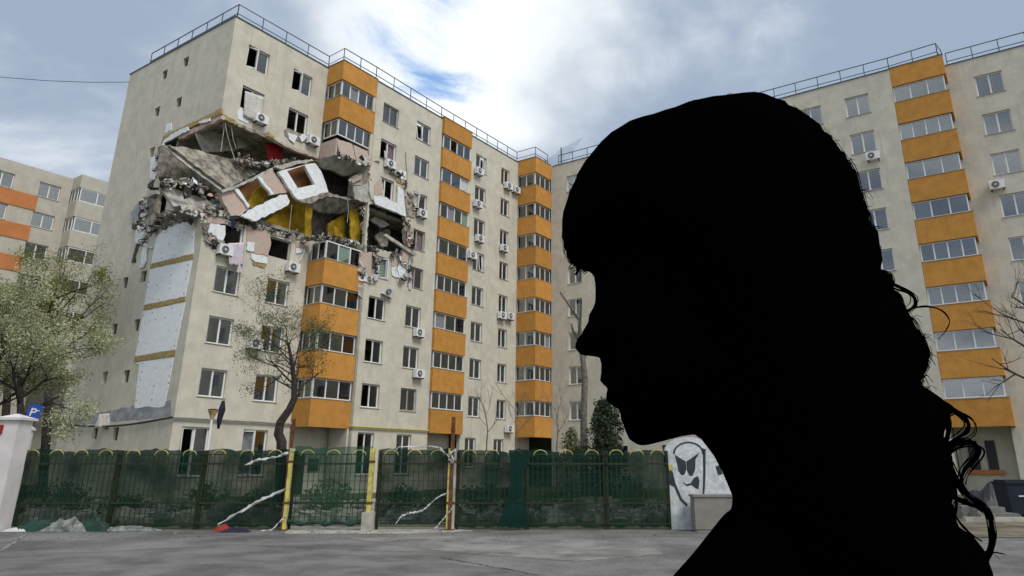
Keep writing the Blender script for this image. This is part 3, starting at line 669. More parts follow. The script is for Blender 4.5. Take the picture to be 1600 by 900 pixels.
runs = [(crop(3, [(150, 240), (230, 300), (320, 285), (420, 240), (520, 205), (620, 190)]), -.12, 'C'), (crop(3, [(640, 190), (760, 175), (860, 165), (880, 200), (960, 245), (1130, 262), (1330, 335), (1490, 365)]), .12, 'A'),
        (crop(3, [(690, 240), (720, 330), (760, 390), (840, 400)]), .12, 'A'), (crop(5, [(800, 480), (830, 640), (910, 690), (940, 560), (960, 470)]), 1.65, 'A'), (crop(5, [(1060, 480), (1170, 540), (1200, 640), (1130, 690)]), 1.7, 'A'),
        (crop(5, [(1165, 190), (1200, 330), (1240, 480)]), 1.65, 'A'), (crop(5, [(840, 120), (850, 300), (870, 450), (940, 470)]), 1.2, 'A'), (crop(5, [(420, 350), (560, 345), (700, 385), (810, 410)]), 1.3, 'A'),
        (crop(2, [(360, 320), (330, 450), (300, 620), (240, 760), (220, 900)]), -.1, 'C'), (crop(2, [(340, 620), (480, 610), (640, 640), (790, 730)]), -.5, 'A'), (crop(2, [(380, 640), (560, 700), (860, 800), (700, 860), (430, 850)]), -.2, 'A'),
        (crop(2, [(960, 430), (1130, 490), (1260, 470), (1480, 440)]), -.2, 'A'), (crop(4, [(640, 400), (780, 455), (900, 490), (880, 640)]), 1.6, 'A'), (crop(4, [(1000, 480), (1110, 560), (1180, 660), (1250, 860)]), 1.62, 'A')]
for m_, n_, z_ in (('plaster', 150, .36), ('foam', 55, .36), ('brick', 80, .24), ('dark_concrete', 80, .45), ('navy', 25, .3), ('wool', 30, .22), ('concrete', 120, .34)): shards(m_, runs, n_, z_)
sp = MB()
def splinters(pxs, off, n, L=.5, cmap='A'):
    for _ in range(n):
        i = random.randrange(len(pxs)-1); t = random.random(); p = (pxs[i][0]*(1-t)+pxs[i+1][0]*t+random.uniform(-3, 3), pxs[i][1]*(1-t)+pxs[i+1][1]*t+random.uniform(-3, 3))
        if cmap == 'A': u, z = onA(p, off); c = Vector((u, -off, z))
        else: u, z = onC(p, off); c = Vector((off, u, z))
        d = Vector((random.gauss(0, 1), random.gauss(0, .8), random.gauss(-.3, .9))).normalized()*L*random.uniform(.3, 1.2)
        sp.tube([c-d*.5, c+Vector((random.uniform(-.05, .05), 0, random.uniform(-.05, .05))), c+d*.5], random.uniform(.008, .03), 4)
splinters(crop(3, [(320, 290), (420, 240), (520, 200), (620, 185), (760, 175), (860, 165)]), .05, 60)
splinters(crop(2, [(340, 620), (470, 600), (640, 640), (800, 730)]), -.7, 90, .8)
splinters(crop(2, [(960, 440), (1130, 480), (1250, 465)]), -.5, 40)
splinters(crop(5, [(840, 330), (870, 430), (940, 460), (930, 600)]), 1.3, 70)
splinters(crop(5, [(420, 350), (560, 350), (700, 385), (800, 410)]), 1.3, 50)
splinters(crop(5, [(1060, 470), (1170, 520), (1200, 640)]), 1.6, 40)
splinters(crop(5, [(1170, 200), (1200, 330), (1230, 470)]), 1.6, 30)
splinters(crop(3, [(150, 250), (230, 280), (300, 290), (200, 420)]), -.1, 60, .6, 'C')
splinters(crop(3, [(860, 180), (960, 245), (1120, 265), (1240, 305), (1480, 360)]), .1, 60, .4)
o = part('splinters', sp.v, sp.f, 'dark_concrete', A); o['kind'] = 'stuff'
cable('bent_sash', crop(5, [(560, 530), (625, 450), (685, 490), (640, 550)]), 1.75, .03, 'white') if False else None
# reinforcement bars, cables
def cable(name, px, off, r=.018, m='dark'):
    pts = [onA(p, off) for p in px]; b = MB().tube([(u, -off, z) for u, z in pts], r, 5); part(name, b.v, b.f, m, A)
cable('hanging_cable', crop(2, [(858, 150), (870, 230), (900, 340), (935, 450)]), -.1, .022, 'plaster')
cable('hanging_cable', crop(2, [(845, 130), (850, 200), (825, 385)]), -.3, .02, 'plaster')
cable('hanging_cable', crop(2, [(905, 170), (920, 280), (945, 360)]), -.2, .02, 'plaster')
cable('hanging_cable', crop(5, [(280, 100), (270, 200), (258, 320)]), .3, .02, 'plaster')
cable('hanging_cable', crop(5, [(715, 60), (722, 150), (712, 240)]), 1.4, .02, 'plaster')
cable('wall_cable', crop(4, [(1170, 390), (1172, 470), (1180, 560), (1178, 640)]), 1.55)
cable('wall_cable', crop(3, [(1480, 460), (1450, 520), (1420, 560)]), .1, .03, 'foam')
cable('wall_cable', crop(4, [(1440, 160), (1180, 700), (1260, 850)][1:]), 1.6)
cable('bent_bar', crop(5, [(1085, 500), (1110, 470), (1120, 530), (1100, 600), (1120, 660)]), 1.75, .02)
cable('bent_bar', crop(5, [(1210, 470), (1225, 520), (1210, 560), (1215, 600)]), 1.7, .018)
# rails on the roof
def railing(root, pts, h=.95, step=1.5):
    b = BASE[root.name]; P = [Vector(p)-Vector(b) for p in pts]
    q = MB().tube([p+Vector((0, 0, h)) for p in P], .035, 5)
    o = ob('railing', q.mesh('railing', 'metal_rail'), root)
    q = MB().tube([p+Vector((0, 0, h*.35)) for p in P], .03, 5); ob('rail', q.mesh('rail', 'metal_rail'), o)
    pm = None
    for a, c in zip(P, P[1:]):
        n = max(1, round((c-a).length/step))
        for i in range(n+1):
            if pm is None: pm = MB().tube([(0, 0, 0), (0, 0, h)], .03, 5).mesh('post', 'metal_rail')
            ob('post', pm, o, a.lerp(c, i/n))
zr = ZT+.03
railing(A, [(.15, 9.6, zr), (.15, -.0+.12, zr), (6.9, .12, zr), (6.9, -1.35, zr+.1), (9.7, -1.4, zr+.1), (16.4, -1.4, zr), (26.2, -1.4, zr), (26.4, -3.2, zr+.1), (28.3, -3.2, zr+.1)])
# ================================================================== RIGHT WING
B = lroot('apartment_building', 'intact cream wing with orange loggias, right of the torn block', (28.65, -20, 0))
UB, UP, UR = 28.65, 27.5, 29.05
def bwin(s, z, u, w=1.5, n=2, **k): window(B, (u, -s, z), -math.pi/2, w, WH, n, **k)
inn = [5.6, 9.3, 13.2, 16.9]; pro = [25.55, 28.6]; far = [36.15, 39.6, 43.4]
def bwall(name, s0, s1, u, cols, w=1.5):
    hs = [rect(s-w/2, s+w/2, z-WH/2, z+WH/2) for s in cols for z in LEV]+[rect(s-.6, s+.6, 1.5, 2.9) for s in cols]
    part(name, *plate(rect(s0, s1, 0, ZT), hs, mapB(u), .28), 'cream', B)
bwall('inner_wall', 3.3, 20.0, UB, inn, 1.3)
bwall('front_wall', 23.2, 30.8, UP, pro)
bwall('end_wall', 33.7, 46, UR, far)
part('cheek_wall', boxv((UP+.02, -23.3, 0), (UR+1, -23.1, ZT)), BOXF, 'cream', B)
part('cheek_wall', boxv((UP+.29, -30.78, 0), (UR+1.5, -30.6, ZT)), BOXF, 'cream', B)
part('rear_wall', boxv((39.6, -46, 0), (39.9, 11.7, ZT)), BOXF, 'cream', B)
part('side_wall', boxv((UB, 11.42, 0), (39.58, 11.7, ZT)), BOXF, 'cream', B)
part('side_wall', boxv((UR, -46.3, 0), (39.9, -46.02, ZT)), BOXF, 'cream', B)
part('roof_slab', boxv((UR+.3, -45.9, ZT-.5), (39.5, 11.4, ZT-.3)), BOXF, 'dark_concrete', B)
part('partition_wall', boxv((33.6, -46, 0), (33.8, 11, ZT-.6)), BOXF, 'plaster', B)
for z in FL: part('floor_slab', boxv((UR+.3, -46, z-.2), (39.5, 11.3, z)), BOXF, 'concrete', B)
for s in (11, 20.2, 23, 30.9, 33.7, 38, 41.5): part('partition_wall', boxv((UR+.3, -s-.06, 0), (33.58, -s+.06, ZT-.6)), BOXF, 'plaster', B)
for s_ in (31.6, 32.5): part('cellar_window', boxv((30.1, -s_-.25, 1.3), (30.19, -s_+.25, 2.9)), BOXF, 'dark', B)
part('flower_box', boxv((29.95, -33.0, 1.05), (30.18, -31.2, 1.28)), BOXF, 'rust_orange', B)
lightc = [0, 0, 1, 1, 0, None]
for s in inn:
    for z in LEV: bwin(s, z, UB, 1.3)
    bwin(s, 2.2, UB, 1.2) if False else None
for s in pro:
    for z in LEV: bwin(s, z, UP, curt=[random.choice(lightc), random.choice(lightc)])
for s in far:
    for z in LEV: bwin(s, z, UR, curt=[random.choice(lightc), random.choice(lightc)])
def bloggia(s0, s1, u, back, k, nf, curt=None):
    b = BASE[B.name]; z = LEV[k]; zw0, zw1 = z-.45, z+.72
    def L(v): return [(x-b[0], y-b[1], q-b[2]) for x, y, q in v]
    o = ob('loggia', mesh('loggia', L(boxv((u+.1, -s1+.1, z-1.5), (back, -s0, z-1.36))), BOXF, 'concrete'), B)
    def p(name, v, f, m): return ob(name, mesh(name, L(v), f, m), o)
    q = MB().box((u, -s1, zw0-1.54), (u+.09, -s0, zw0)).box((u+.091, -s1, zw0-1.54), (back, -s1+.09, zw0))
    p('parapet', q.v, q.f, 'orange'); p('ledge', boxv((u-.03, -s1-.03, zw0), (u+.12, -s0, zw0+.03)), BOXF, 'sill')
    q = MB(); t = .07; h0, h1 = zw0+.03, zw1-.01; Ln = s1-s0
    def P(s, d, z_): return (u+.13+d, -s0-s, z_)
    def P2(s, d, z_): return (u+.22+s, -s1+.14+d, z_)
    for PP, n, L_ in ((P, nf, Ln-.14), (P2, 1, back-u-.23)):
        def bx(a, c, e, g, w=.06): q.add([PP(s, d, y) for s in (a, c) for d in (.02, .02+w) for y in (e, g)], BOXF)
        bx(0, L_, h0, h0+t); bx(0, L_, h1-t, h1); bx(0, t, h0+t, h1-t); bx(L_-t, L_, h0+t, h1-t)
        for i in range(1, n): bx(L_*i/n-.04, L_*i/n+.04, h0+t, h1-t, .075)
        for i in range(n):
            a, c = L_*i/n+.05, L_*(i+1)/n-.05
            p('pane', [PP(s, d, y) for s in (a, c) for d in (.045, .055) for y in (h0+t, h1-t)], BOXF, 'glass')
            ci = (curt or lightc)[i % len(curt or lightc)] if curt else random.choice(lightc)
            if ci is not None: p('blind', [PP(s, d, y) for s in (a, c) for d in (.085, .10) for y in (h0, h1)], BOXF, CURT[ci])
    p('window_frame', q.v, q.f, 'white')
for (s0, s1, u, back) in ((30.82, 33.95, 27.55, 30.2), (20.02, 23.05, 27.55, 30.2)):
    for k in range(8): bloggia(s0, s1, u, back, k, [3, 4, 3, 3, 4, 4, 3, 3][7-k] if s0 > 30 else 3, curt=[0, None, 0] if k in (6, 7) else None)
    z0 = LEV[7]+.72; q = MB().box((u, -s1, z0), (u+.09, -s0, ZT+.1)).box((u+.091, -s1, z0), (back, -s1+.09, ZT+.1)).box((u+.1, -s1+.1, z0), (back, -s0-.01, z0+.1))
    part('top_band', q.v, q.f, 'orange', B); part('coping', boxv((u-.03, -s1-.03, ZT+.1), (u+.14, -s0, ZT+.15)), BOXF, 'metal_rail', B)
    part('loggia_wall', boxv((back, -s1+.1, 0), (back+.2, -s0-.0, ZT)), BOXF, 'cream', B)
for (s0, s1, u) in ((3.5, 20, UB), (23.2, 30.8, UP), (33.9, 46, UR)): part('coping', boxv((u-.05, -s1, ZT), (u+.33, -s0, ZT+.06)), BOXF, 'metal_rail', B)
railing(B, [(UB+.15, -4, zr), (UB+.15, -20.1, zr), (27.7, -20.2, zr+.1), (27.7, -30.8, zr), (27.7, -33.7, zr+.1), (29.0, -33.9, zr+.1)])
railing(B, [(UR+.15, -34.1, zr), (UR+.15, -45.8, zr)])
# net on two masts behind the roof corner
m1 = at_depth(852, 240, 62); nroot = thing('mast_net', 'two thin masts with a wire net above the inner roof corner', 'mast', (m1.x, m1.y, ZT-.3)); BASE[nroot.name] = (0, 0, 0)
w2 = at_depth(877, 255, 58)-m1; 
for d in (Vector((0, 0, 0)), Vector((w2.x, w2.y, 0))): ob('mast', MB().tube([d, d+Vector((0, 0, 2.9 if d.length < .1 else 2.3))], .06, 5).mesh('mast', 'metal_rail'), nroot)
ob('wire_net', mesh('wire_net', [(0, 0, .2), (w2.x, w2.y, .2), (w2.x*2.2, w2.y*2.2, 1.0), (w2.x, w2.y, 2.2), (0, 0, 2.8)], [(0, 1, 2, 3, 4)], 'wire_net', recalc=False), nroot)
# ================================================================== FAR LEFT BUILDING
OF, UL = 0, 0
best = None
for i in range(0, 400):
    off = -8-i*.1; d = onA((77, 299), off)[1]-onA((66, 345), off)[1]
    if best is None or abs(d-2.71) < best[0]: best = (abs(d-2.71), off)
OF = best[1]; uw, zw = onA((77, 299), OF); zt = onA((56, 262), OF)[1]; ue = onA((112, 278), OF)[0]
D_ = lroot('apartment_building', 'distant beige block with terracotta bands, far left behind the trees', (ue-10, -OF, 0))
lev = [zw-2.71*i for i in range(5)]
cols = [uw-3.55*i for i in range(6)]
hs = [rect(c-.85, c+.85, z-.65, z+.65) for c in cols for z in lev]
part('front_wall', *plate(rect(ue-24, ue+.2, 0, zt), hs, mapA(OF), .28), 'cream2', D_)
for c in cols:
    for z in lev: window(D_, (c, -OF, z), 0, 1.7, 1.3, 2)
for z in lev: part('painted_band', boxv((ue-24, -OF-.06, z-2.0), (ue-2.2, -OF-.01, z-.72)), BOXF, 'rust_orange', D_)
part('block_core', boxv((ue-24, -OF+3, 0), (ue+16, -OF+12, zt-.02)), BOXF, 'cream2', D_)
part('roof_slab', boxv((ue-24, -OF+.29, zt-.4), (ue+16, -OF+12, zt-.1)), BOXF, 'dark_concrete', D_)
bx0, bx1, bo = ue+.2, ue+6, OF+1.5
for i, z in enumerate(lev+[lev[-1]-2.71]):
    q = MB().box((bx0, -bo, z-2.05 if i < 6 else 0), (bx1, -bo+.15, z-.6)).box((bx0, -bo+.151, z-2.05), (bx0+.15, -OF+.3, z-.6))
    part('bay_parapet', q.v, q.f, 'cream2', D_)
    window(D_, ((bx0+bx1)/2+.1, -bo-.1, z+.02), 0, bx1-bx0-.1, 1.2, 4, sill=False, curt=[0, 0, 0, 1] if i < 2 else None)
    window(D_, (bx0-.08, (-bo-OF)/2+.1, z+.02), -math.pi/2, 1.2, 1.2, 2, sill=False)
q = MB().box((bx0, -bo, lev[0]+.63), (bx1+10, -bo+.15, zt+.1)).box((bx0, -bo+.151, lev[0]+.63), (bx0+.15, -OF+.3, zt+.1)); part('bay_band', q.v, q.f, 'cream2', D_)
# ================================================================== AIR CONDITIONERS
bx = MB().box((-.40, -.30, -.27), (.40, 0, .27)); AC_BODY = bx.mesh('casing', 'white')
fr = MB().tube([(-.08, -.325, 0), (-.08, -.302, 0)], .21, 18); AC_FAN = fr.mesh('fan_grille', 'dark')
hb = MB().tube([(-.08, -.34, 0), (-.08, -.326, 0)], .05, 10); AC_HUB = hb.mesh('fan_hub', 'white')
br = MB().box((-.03, -.30, -.33), (.03, .1, -.272)); AC_BR = br.mesh('bracket', 'dark')
rg = MB()
for k in range(3):
    r = .07+.06*k; rg.tube([(-.08+r*math.cos(a*math.pi/8), -.335, r*math.sin(a*math.pi/8)) for a in range(17)], .006, 4, False)
AC_RING = rg.mesh('guard_ring', 'white')
def ac(px, plane, label, tilt=0.):
    if plane[0] == 'A': u, z = onA(px, plane[1]+.2); L = (u, -plane[1]-.1, z); rz = 0
    else: s, z = onB(px, plane[1]-.2); L = (plane[1]-.1, -s, z); rz = -math.pi/2
    P = K+AX*L[0]-NX*L[1]
    o = thing('air_conditioner', label, 'air conditioner', (P.x, P.y, L[2]), RZ+rz, 'air conditioner units on the facades')
    o.rotation_euler = (tilt, tilt*.5, RZ+rz)
    for n, m in (('casing', AC_BODY), ('fan_grille', AC_FAN), ('fan_hub', AC_HUB), ('guard_ring', AC_RING), ): ob(n, m, o)
    for s_ in (-.31, .31): ob('bracket', AC_BR, o, (s_, 0, 0))
ac((407, 186), ('A', 0), 'air conditioner under the curtained corner window just above the collapse')
ac((489, 220), ('A', 0), 'air conditioner right of the torn sill, beside the first loggia above the collapse')
ac((351, 391), ('A', 0), 'air conditioner beside the pale cloth hanging from a broken window')
ac((457, 418), ('A', 0), 'air conditioner left of the orange loggia, just below the collapse')
ac((398, 537), ('A', 0), 'air conditioner behind the crown of the leaning sparse tree')
ac((609, 257), ('A', 1.5), 'air conditioner under a broken window, right of the brick loggia parapet')
ac((659, 334), ('A', 1.5), 'air conditioner under the window right of the torn pier')
ac((606, 455), ('A', 1.5), 'tilted air conditioner dangling below the black hole', .35)
ac((654, 520), ('A', 1.5), 'air conditioner left of the second loggia column, three storeys below the hole')
ac((654, 584), ('A', 1.5), 'lowest air conditioner left of the second loggia column')
ac((748, 268), ('A', 1.5), 'topmost air conditioner right of the second loggia column')
ac((746, 319), ('A', 1.5), 'second air conditioner from the top right of the second loggia column')
ac((749, 373), ('A', 1.5), 'third air conditioner from the top right of the second loggia column')
ac((737, 399), ('A', 1.5), 'air conditioner touching the left side of a window, right of the second loggia column')
ac((794, 291), ('A', 1.5), 'left one of the topmost air conditioner pair beside the corner loggia column')
ac((806, 297), ('A', 1.5), 'right one of the topmost air conditioner pair beside the corner loggia column')
ac((787, 388), ('A', 1.5), 'air conditioner above the shuttered window beside the corner loggia column')
ac((784, 493), ('A', 1.5), 'left one of the middle air conditioner pair beside the corner loggia column')
ac((796, 494), ('A', 1.5), 'right one of the middle air conditioner pair beside the corner loggia column')
ac((795, 670), ('A', 1.5), 'lowest air conditioner beside the corner loggia column, just above the fence')
ac((1364, 244), ('B', UP), 'air conditioner on the right wing, left of its orange loggias')
ac((1558, 289), ('B', UR), 'air conditioner on the right wing, right of its orange loggias')
# ================================================================== CLOTHS IN THE WRECK
def cloth(name, label, px, off, m, cat='cloth', fold=.05, nx=10, du=0.):
    L0, R0, R1, L1 = [onA(p, off) for p in px]; v = []; f = []; ny = 10; ph = random.random()*6
    for j in range(ny+1):
        for i in range(nx+1):
            s, t = i/nx, j/ny
            a = (L0[0]*(1-s)+R0[0]*s, L0[1]*(1-s)+R0[1]*s); b = (L1[0]*(1-s)+R1[0]*s, L1[1]*(1-s)+R1[1]*s)
            u, z = a[0]*(1-t)+b[0]*t, a[1]*(1-t)+b[1]*t
            d = fold*math.sin(i*1.9+ph+t)*(.3+t)+random.uniform(-.01, .01)
            if j == ny: z += random.uniform(-.12, .12)
            P = K+AX*(u+du)+NX*(off+d); v.append((P.x, P.y, z))
    for j in range(ny):
        for i in range(nx): a = j*(nx+1)+i; f.append((a, a+1, a+nx+2, a+nx+1))
    c = Vector(v[0]); o = ob(name, mesh(name, [Vector(q)-c for q in v], f, m, True, False), None, c)
    sm = o.modifiers.new('thickness', 'SOLIDIFY'); sm.thickness = .012
    return tag(o, label, cat)
cloth('curtain', 'dark red curtain hanging in the torn-open upper room', crop(2, [(1165, 310), (1320, 335), (1285, 455), (1195, 455)]), -.8, 'red_cloth', 'curtain')
cloth('curtain', 'white net curtain blowing out of the corner window above the collapse', [(383, 142), (413, 152), (409, 190), (381, 182)], .12, CURT[0], 'curtain')
cloth('cloth', 'pale lilac cloth hanging out of the broken corner window below the collapse', crop(3, [(880, 400), (1010, 395), (1000, 570), (895, 570)]), .35, 'pink_cloth')
cloth('cloth', 'narrow pale strip of cloth dangling under the lilac cloth', crop(3, [(960, 560), (1000, 560), (985, 635), (950, 635)]), .33, 'pink_cloth', nx=4)
cloth('cloth', 'dark garment hanging over the broken wall beside the tilted panel', crop(3, [(900, 195), (940, 190), (938, 285), (905, 290)]), .3, 'navy', nx=5)
cloth('cloth', 'pale cloth hanging below the black hole, left of a broken window', crop(5, [(915, 640), (965, 650), (950, 705), (920, 695)]), 1.7, 'pink_cloth', nx=6)
cloth('cloth', 'ochre cushion-like cloth heap on the open yellow room floor', crop(5, [(605, 265), (640, 285), (668, 355), (605, 345)]), 1.2, 'yellow_wall', fold=.12)
cloth('cloth', 'white cloth hanging from a broken window beside the brick loggia parapet', crop(4, [(1000, 375), (1020, 390), (1030, 445), (1000, 440)]), 1.6, CURT[0], nx=5)
cloth('cloth', 'crumpled white sheet caught above a ground-floor vent of the gable', [(166, 648), (182, 646), (182, 668), (162, 668)], -6.2, CURT[0], fold=.2, du=-.35)
# ================================================================== TREES
def leaves(b, c, n, rad, size):
    for _ in range(n):
        d = Vector((random.gauss(0, 1), random.gauss(0, 1), random.gauss(0, 1)))
        p = c+d.normalized()*rad*random.random()**.5
        a = Vector((random.uniform(-1, 1), random.uniform(-1, 1), random.uniform(-1, 1))).normalized()
        e = a.cross(Vector((random.uniform(-1, 1), random.uniform(-1, 1), random.uniform(-1, 1)))).normalized(); s = size*random.uniform(.5, 1.2)
        b.add([p-a*s, p+e*s*.5, p+a*s, p-e*s*.5], [(0, 1, 2, 3)])
def grow(b, tips, p, d, L, r, lev, spread, up=.1, nkids=(2, 4), shrink=.72):
    n = 4; pts = [p]; rs = [r]; q = p.copy(); dd_ = d.copy()
    for i in range(n):
        dd_ = (dd_+Vector((random.uniform(-1, 1), random.uniform(-1, 1), random.uniform(-.6, .8)+up))*.17).normalized()
        q = q+dd_*L/n; pts.append(q.copy()); rs.append(r*(1-.45*(i+1)/n))
    b.tube(pts, rs, 6 if r > .03 else 4, cap=False)
    if lev == 0: tips += pts[2:]; return
    if lev <= 2: tips += pts[3:]
    for k in range(random.randint(*nkids)):
        i = random.randint(2, n); a = (dd_+Vector((random.gauss(0, 1), random.gauss(0, 1), random.gauss(0, .7)+up))*spread).normalized()
        grow(b, tips, pts[i], a, L*shrink*random.uniform(.75, 1.15), rs[i]*.72, lev-1, spread, up, nkids, shrink)
def tree(name, label, path, rs, levels, L, spread, leaf, nleaf, lsize, lrad, bark='bark', limbs=5, up=.1, shrink=.72, first=.5, cat='tree', nk=(2, 4), limb_r=.5, aim=None):
    base = Vector((path[0].x, path[0].y, 0)); o = thing(name, label, cat, base)
    b = MB(); path = [p-base for p in path]; b.tube(path, rs, 9); tips = []
    for k in range(limbs):
        t = first+(1-first)*(k+1)/limbs; i = min(len(path)-2, int(t*(len(path)-1))); fr_ = t*(len(path)-1)-i
        p = path[i].lerp(path[i+1], min(1, fr_)); r = rs[i]*limb_r
        a = 2*math.pi*k*.381+random.uniform(-.4, .4)
        d = Vector((math.cos(a), math.sin(a), .55+up)).normalized()
        if aim: d = (d+Vector(aim)).normalized()
        grow(b, tips, p, d, L*random.uniform(.8, 1.15), r, levels, spread, up, nk, shrink)
    ob('trunk', b.mesh('trunk', bark, True), o)
    if leaf:
        c = MB()
        for t in tips: leaves(c, t, nleaf, lrad, lsize)
        ob('crown', mesh('crown', c.v, c.f, leaf, False, False), o)
    return o
D1 = 27.0
P = [at_depth(x, y, D1) for x, y in ((28, 760), (30, 700), (32, 650), (32, 605), (28, 565))]; P[0].z = 0
tree('blossom_tree', 'white-blossoming tree beyond the fence at the left edge', P, [.16, .14, .12, .09, .05], 3, 1.55, .85, 'blossom', 26, .05, .36, limbs=11, first=.45, up=.12, shrink=.74)
P = [at_depth(x, y, D1+1) for x, y in ((-40, 760), (-38, 690), (-34, 620), (-26, 570))]; P[0].z = 0
tree('blossom_tree', 'second white-blossoming tree, cut off by the left picture edge', P, [.16, .14, .11, .06], 3, 1.6, .85, 'blossom', 22, .05, .30, limbs=9, first=.45, up=.12, shrink=.74)
P = [at_depth(x, y, 38) for x, y in ((75, 730), (76, 630), (78, 560), (80, 510), (82, 470))]; P[0].z = 0
tree('young_tree', 'yellow-green leafing tree behind the blossom, before the distant block', P, [.22, .2, .17, .12, .06], 3, 1.8, .55, 'leaf_yg', 9, .06, .5, limbs=9, first=.4, up=.25)
P = [at_depth(x, y, 36) for x, y in ((10, 730), (12, 610), (14, 550), (12, 505))]; P[0].z = 0
tree('young_tree', 'lower yellow-green tree at the left edge, under the terracotta bands', P, [.2, .17, .13, .06], 3, 1.4, .5, 'leaf_yg', 13, .075, .38, limbs=8, first=.45, up=.25)
P = [at_depth(x, y, 27) for x, y in ((440, 770), (440, 690), (435, 678), (438, 660), (452, 640), (460, 622), (459, 590), (455, 560), (450, 535))]; P[0].z = 0
tree('leaning_tree', 'sparse tree with dark curved trunk before the first loggia column', P, [.19, .18, .17, .15, .13, .12, .09, .07, .04], 4, 1.25, .75, 'leaf', 3, .034, .24, limbs=13, first=.62, up=.08, shrink=.72, aim=(-.45, 0, .0), limb_r=.32)
P = [at_depth(x, y, 33) for x, y in ((912, 740), (912, 650), (914, 590), (908, 540), (905, 500))]; P[0].z = 0
o = tree('pollard_tree', 'bare pollarded grey trunk at the inner corner of the block', P, [.17, .155, .14, .115, .08], 0, 1.5, .3, None, 0, 0, 0, bark='grey_bark', limbs=5, first=.55, up=.9, limb_r=.6)
for x, n_ in ((870, 'thin bare sapling before the corner loggia column'), (806, 'bare twiggy sapling left of the corner loggia column'), (760, 'bare twiggy sapling between the second and corner loggia columns')):
    P = [at_depth(x+dx, y, 29) for dx, y in ((0, 760), (0, 700), (2, 670), (-2, 640))]; P[0].z = 0
    tree('bare_sapling', n_, P, [.05, .045, .035, .02], 2, .9, .55, 'leaf', 1, .03, .1, limbs=5, first=.5, up=.5, group=None) if False else tree('bare_sapling', n_, P, [.035, .03, .024, .014], 2, .9, .55, None, 1, .03, .1, limbs=5, first=.5, up=.5, bark='grey_bark')
P = [at_depth(x, y, 26) for x, y in ((1655, 760), (1650, 640), (1640, 560), (1630, 500))]; P[0].z = 0
tree('bare_tree', 'bare tree whose twigs reach in from the right picture edge', P, [.13, .11, .085, .05], 3, 1.5, .7, None, 0, 0, 0, limbs=8, first=.3, up=.15, aim=(-.5, 0, 0))
def bush(name, label, c, rad, h, n, m, size=.07):
    o = thing(name, label, 'bush', (c.x, c.y, 0)); b = MB(); t = MB()
    for k in range(6):
        a = k*1.05; t.tube([(0, 0, 0), (math.cos(a)*rad*.25, math.sin(a)*rad*.25, h*.5), (math.cos(a)*rad*.45, math.sin(a)*rad*.45, h*.85)], [.03, .02, .008], 5)
    ob('stem', t.mesh('stem', 'bark'), o)
    for _ in range(n//12):
        a = random.uniform(0, 6.28); q = random.random(); z = h*(.08+.92*random.random()); rr = rad*math.sqrt(random.random())*math.sqrt(max(0.05, 1-(z/h)**1.6))*(.72+.28*math.sin(a*3+z*2.3))
        leaves(b, Vector((math.cos(a)*rr, math.sin(a)*rr, z)), 12, .22, size)
    ob('foliage', mesh('foliage', b.v, b.f, m, False, False), o)
def gp(x, Y): return Vector((at_depth(x, 700, Y).x, Y, 0))
bush('evergreen_bush', 'tall dark evergreen bush right of the pollarded trunk', gp(945, 31), 1.25, 4.1, 9000, 'leaf_dark', .08)
bush('evergreen_bush', 'lower light green bush left of the pollarded trunk', gp(893, 31), .9, 2.9, 2500, 'leaf', .06)
hed = [(110, 24.5, 1.5, 1.25, 'dark hedge bush behind the net at the far left'), (215, 24.5, 1.3, 1.1, 'dark hedge bush behind the left net, second from the pillar'), (330, 25, 1.1, 1.3, 'dark bush behind the net below the street lamp'), (415, 24.5, .9, 1.2, 'dark bush behind the net just left of the yellow gate post'),
       (520, 24, 1.0, 1.5, 'green bush behind the bright green gate net'), (640, 24.5, 1.1, 1.1, 'bush behind the dark gate net'), (760, 24, 1.1, 1.2, 'bush behind the right net left of the doubled strip'), (860, 25, 1.0, 1.0, 'bush behind the right net right of the doubled strip'), (990, 24.5, 1.1, 1.5, 'bush behind the right end of the net near the painted wall')]
for x, Y, r, h, l in hed: bush('shrub', l, gp(x, Y), r*random.uniform(.8, 1.5), h*random.uniform(.35, .8), 700, random.choice(['leaf_dark', 'leaf']), .07)
# rubble of the collapse on the lawn behind the fence
rb = MB()
for _ in range(900):
    x = random.uniform(60, 1030); Y = random.uniform(20.5, 31); p = gp(x, Y); rb.rock((p.x, p.y, random.uniform(.02, .18)), random.uniform(.05, .28))
o = ob('debris_field', rb.mesh('debris_field', 'plaster')); o['kind'] = 'stuff'
gr = MB()
for _ in range(420):
    x = random.uniform(-20, 1080); y = 829+abs(random.gauss(0, 9)); p = ground_at(x, min(y, 905)); gr.rock((p.x, p.y, .012), random.uniform(.005, .018) if random.random() < .97 else random.uniform(.03, .05))
o = ob('grit', gr.mesh('grit', 'worn')); o['kind'] = 'stuff'
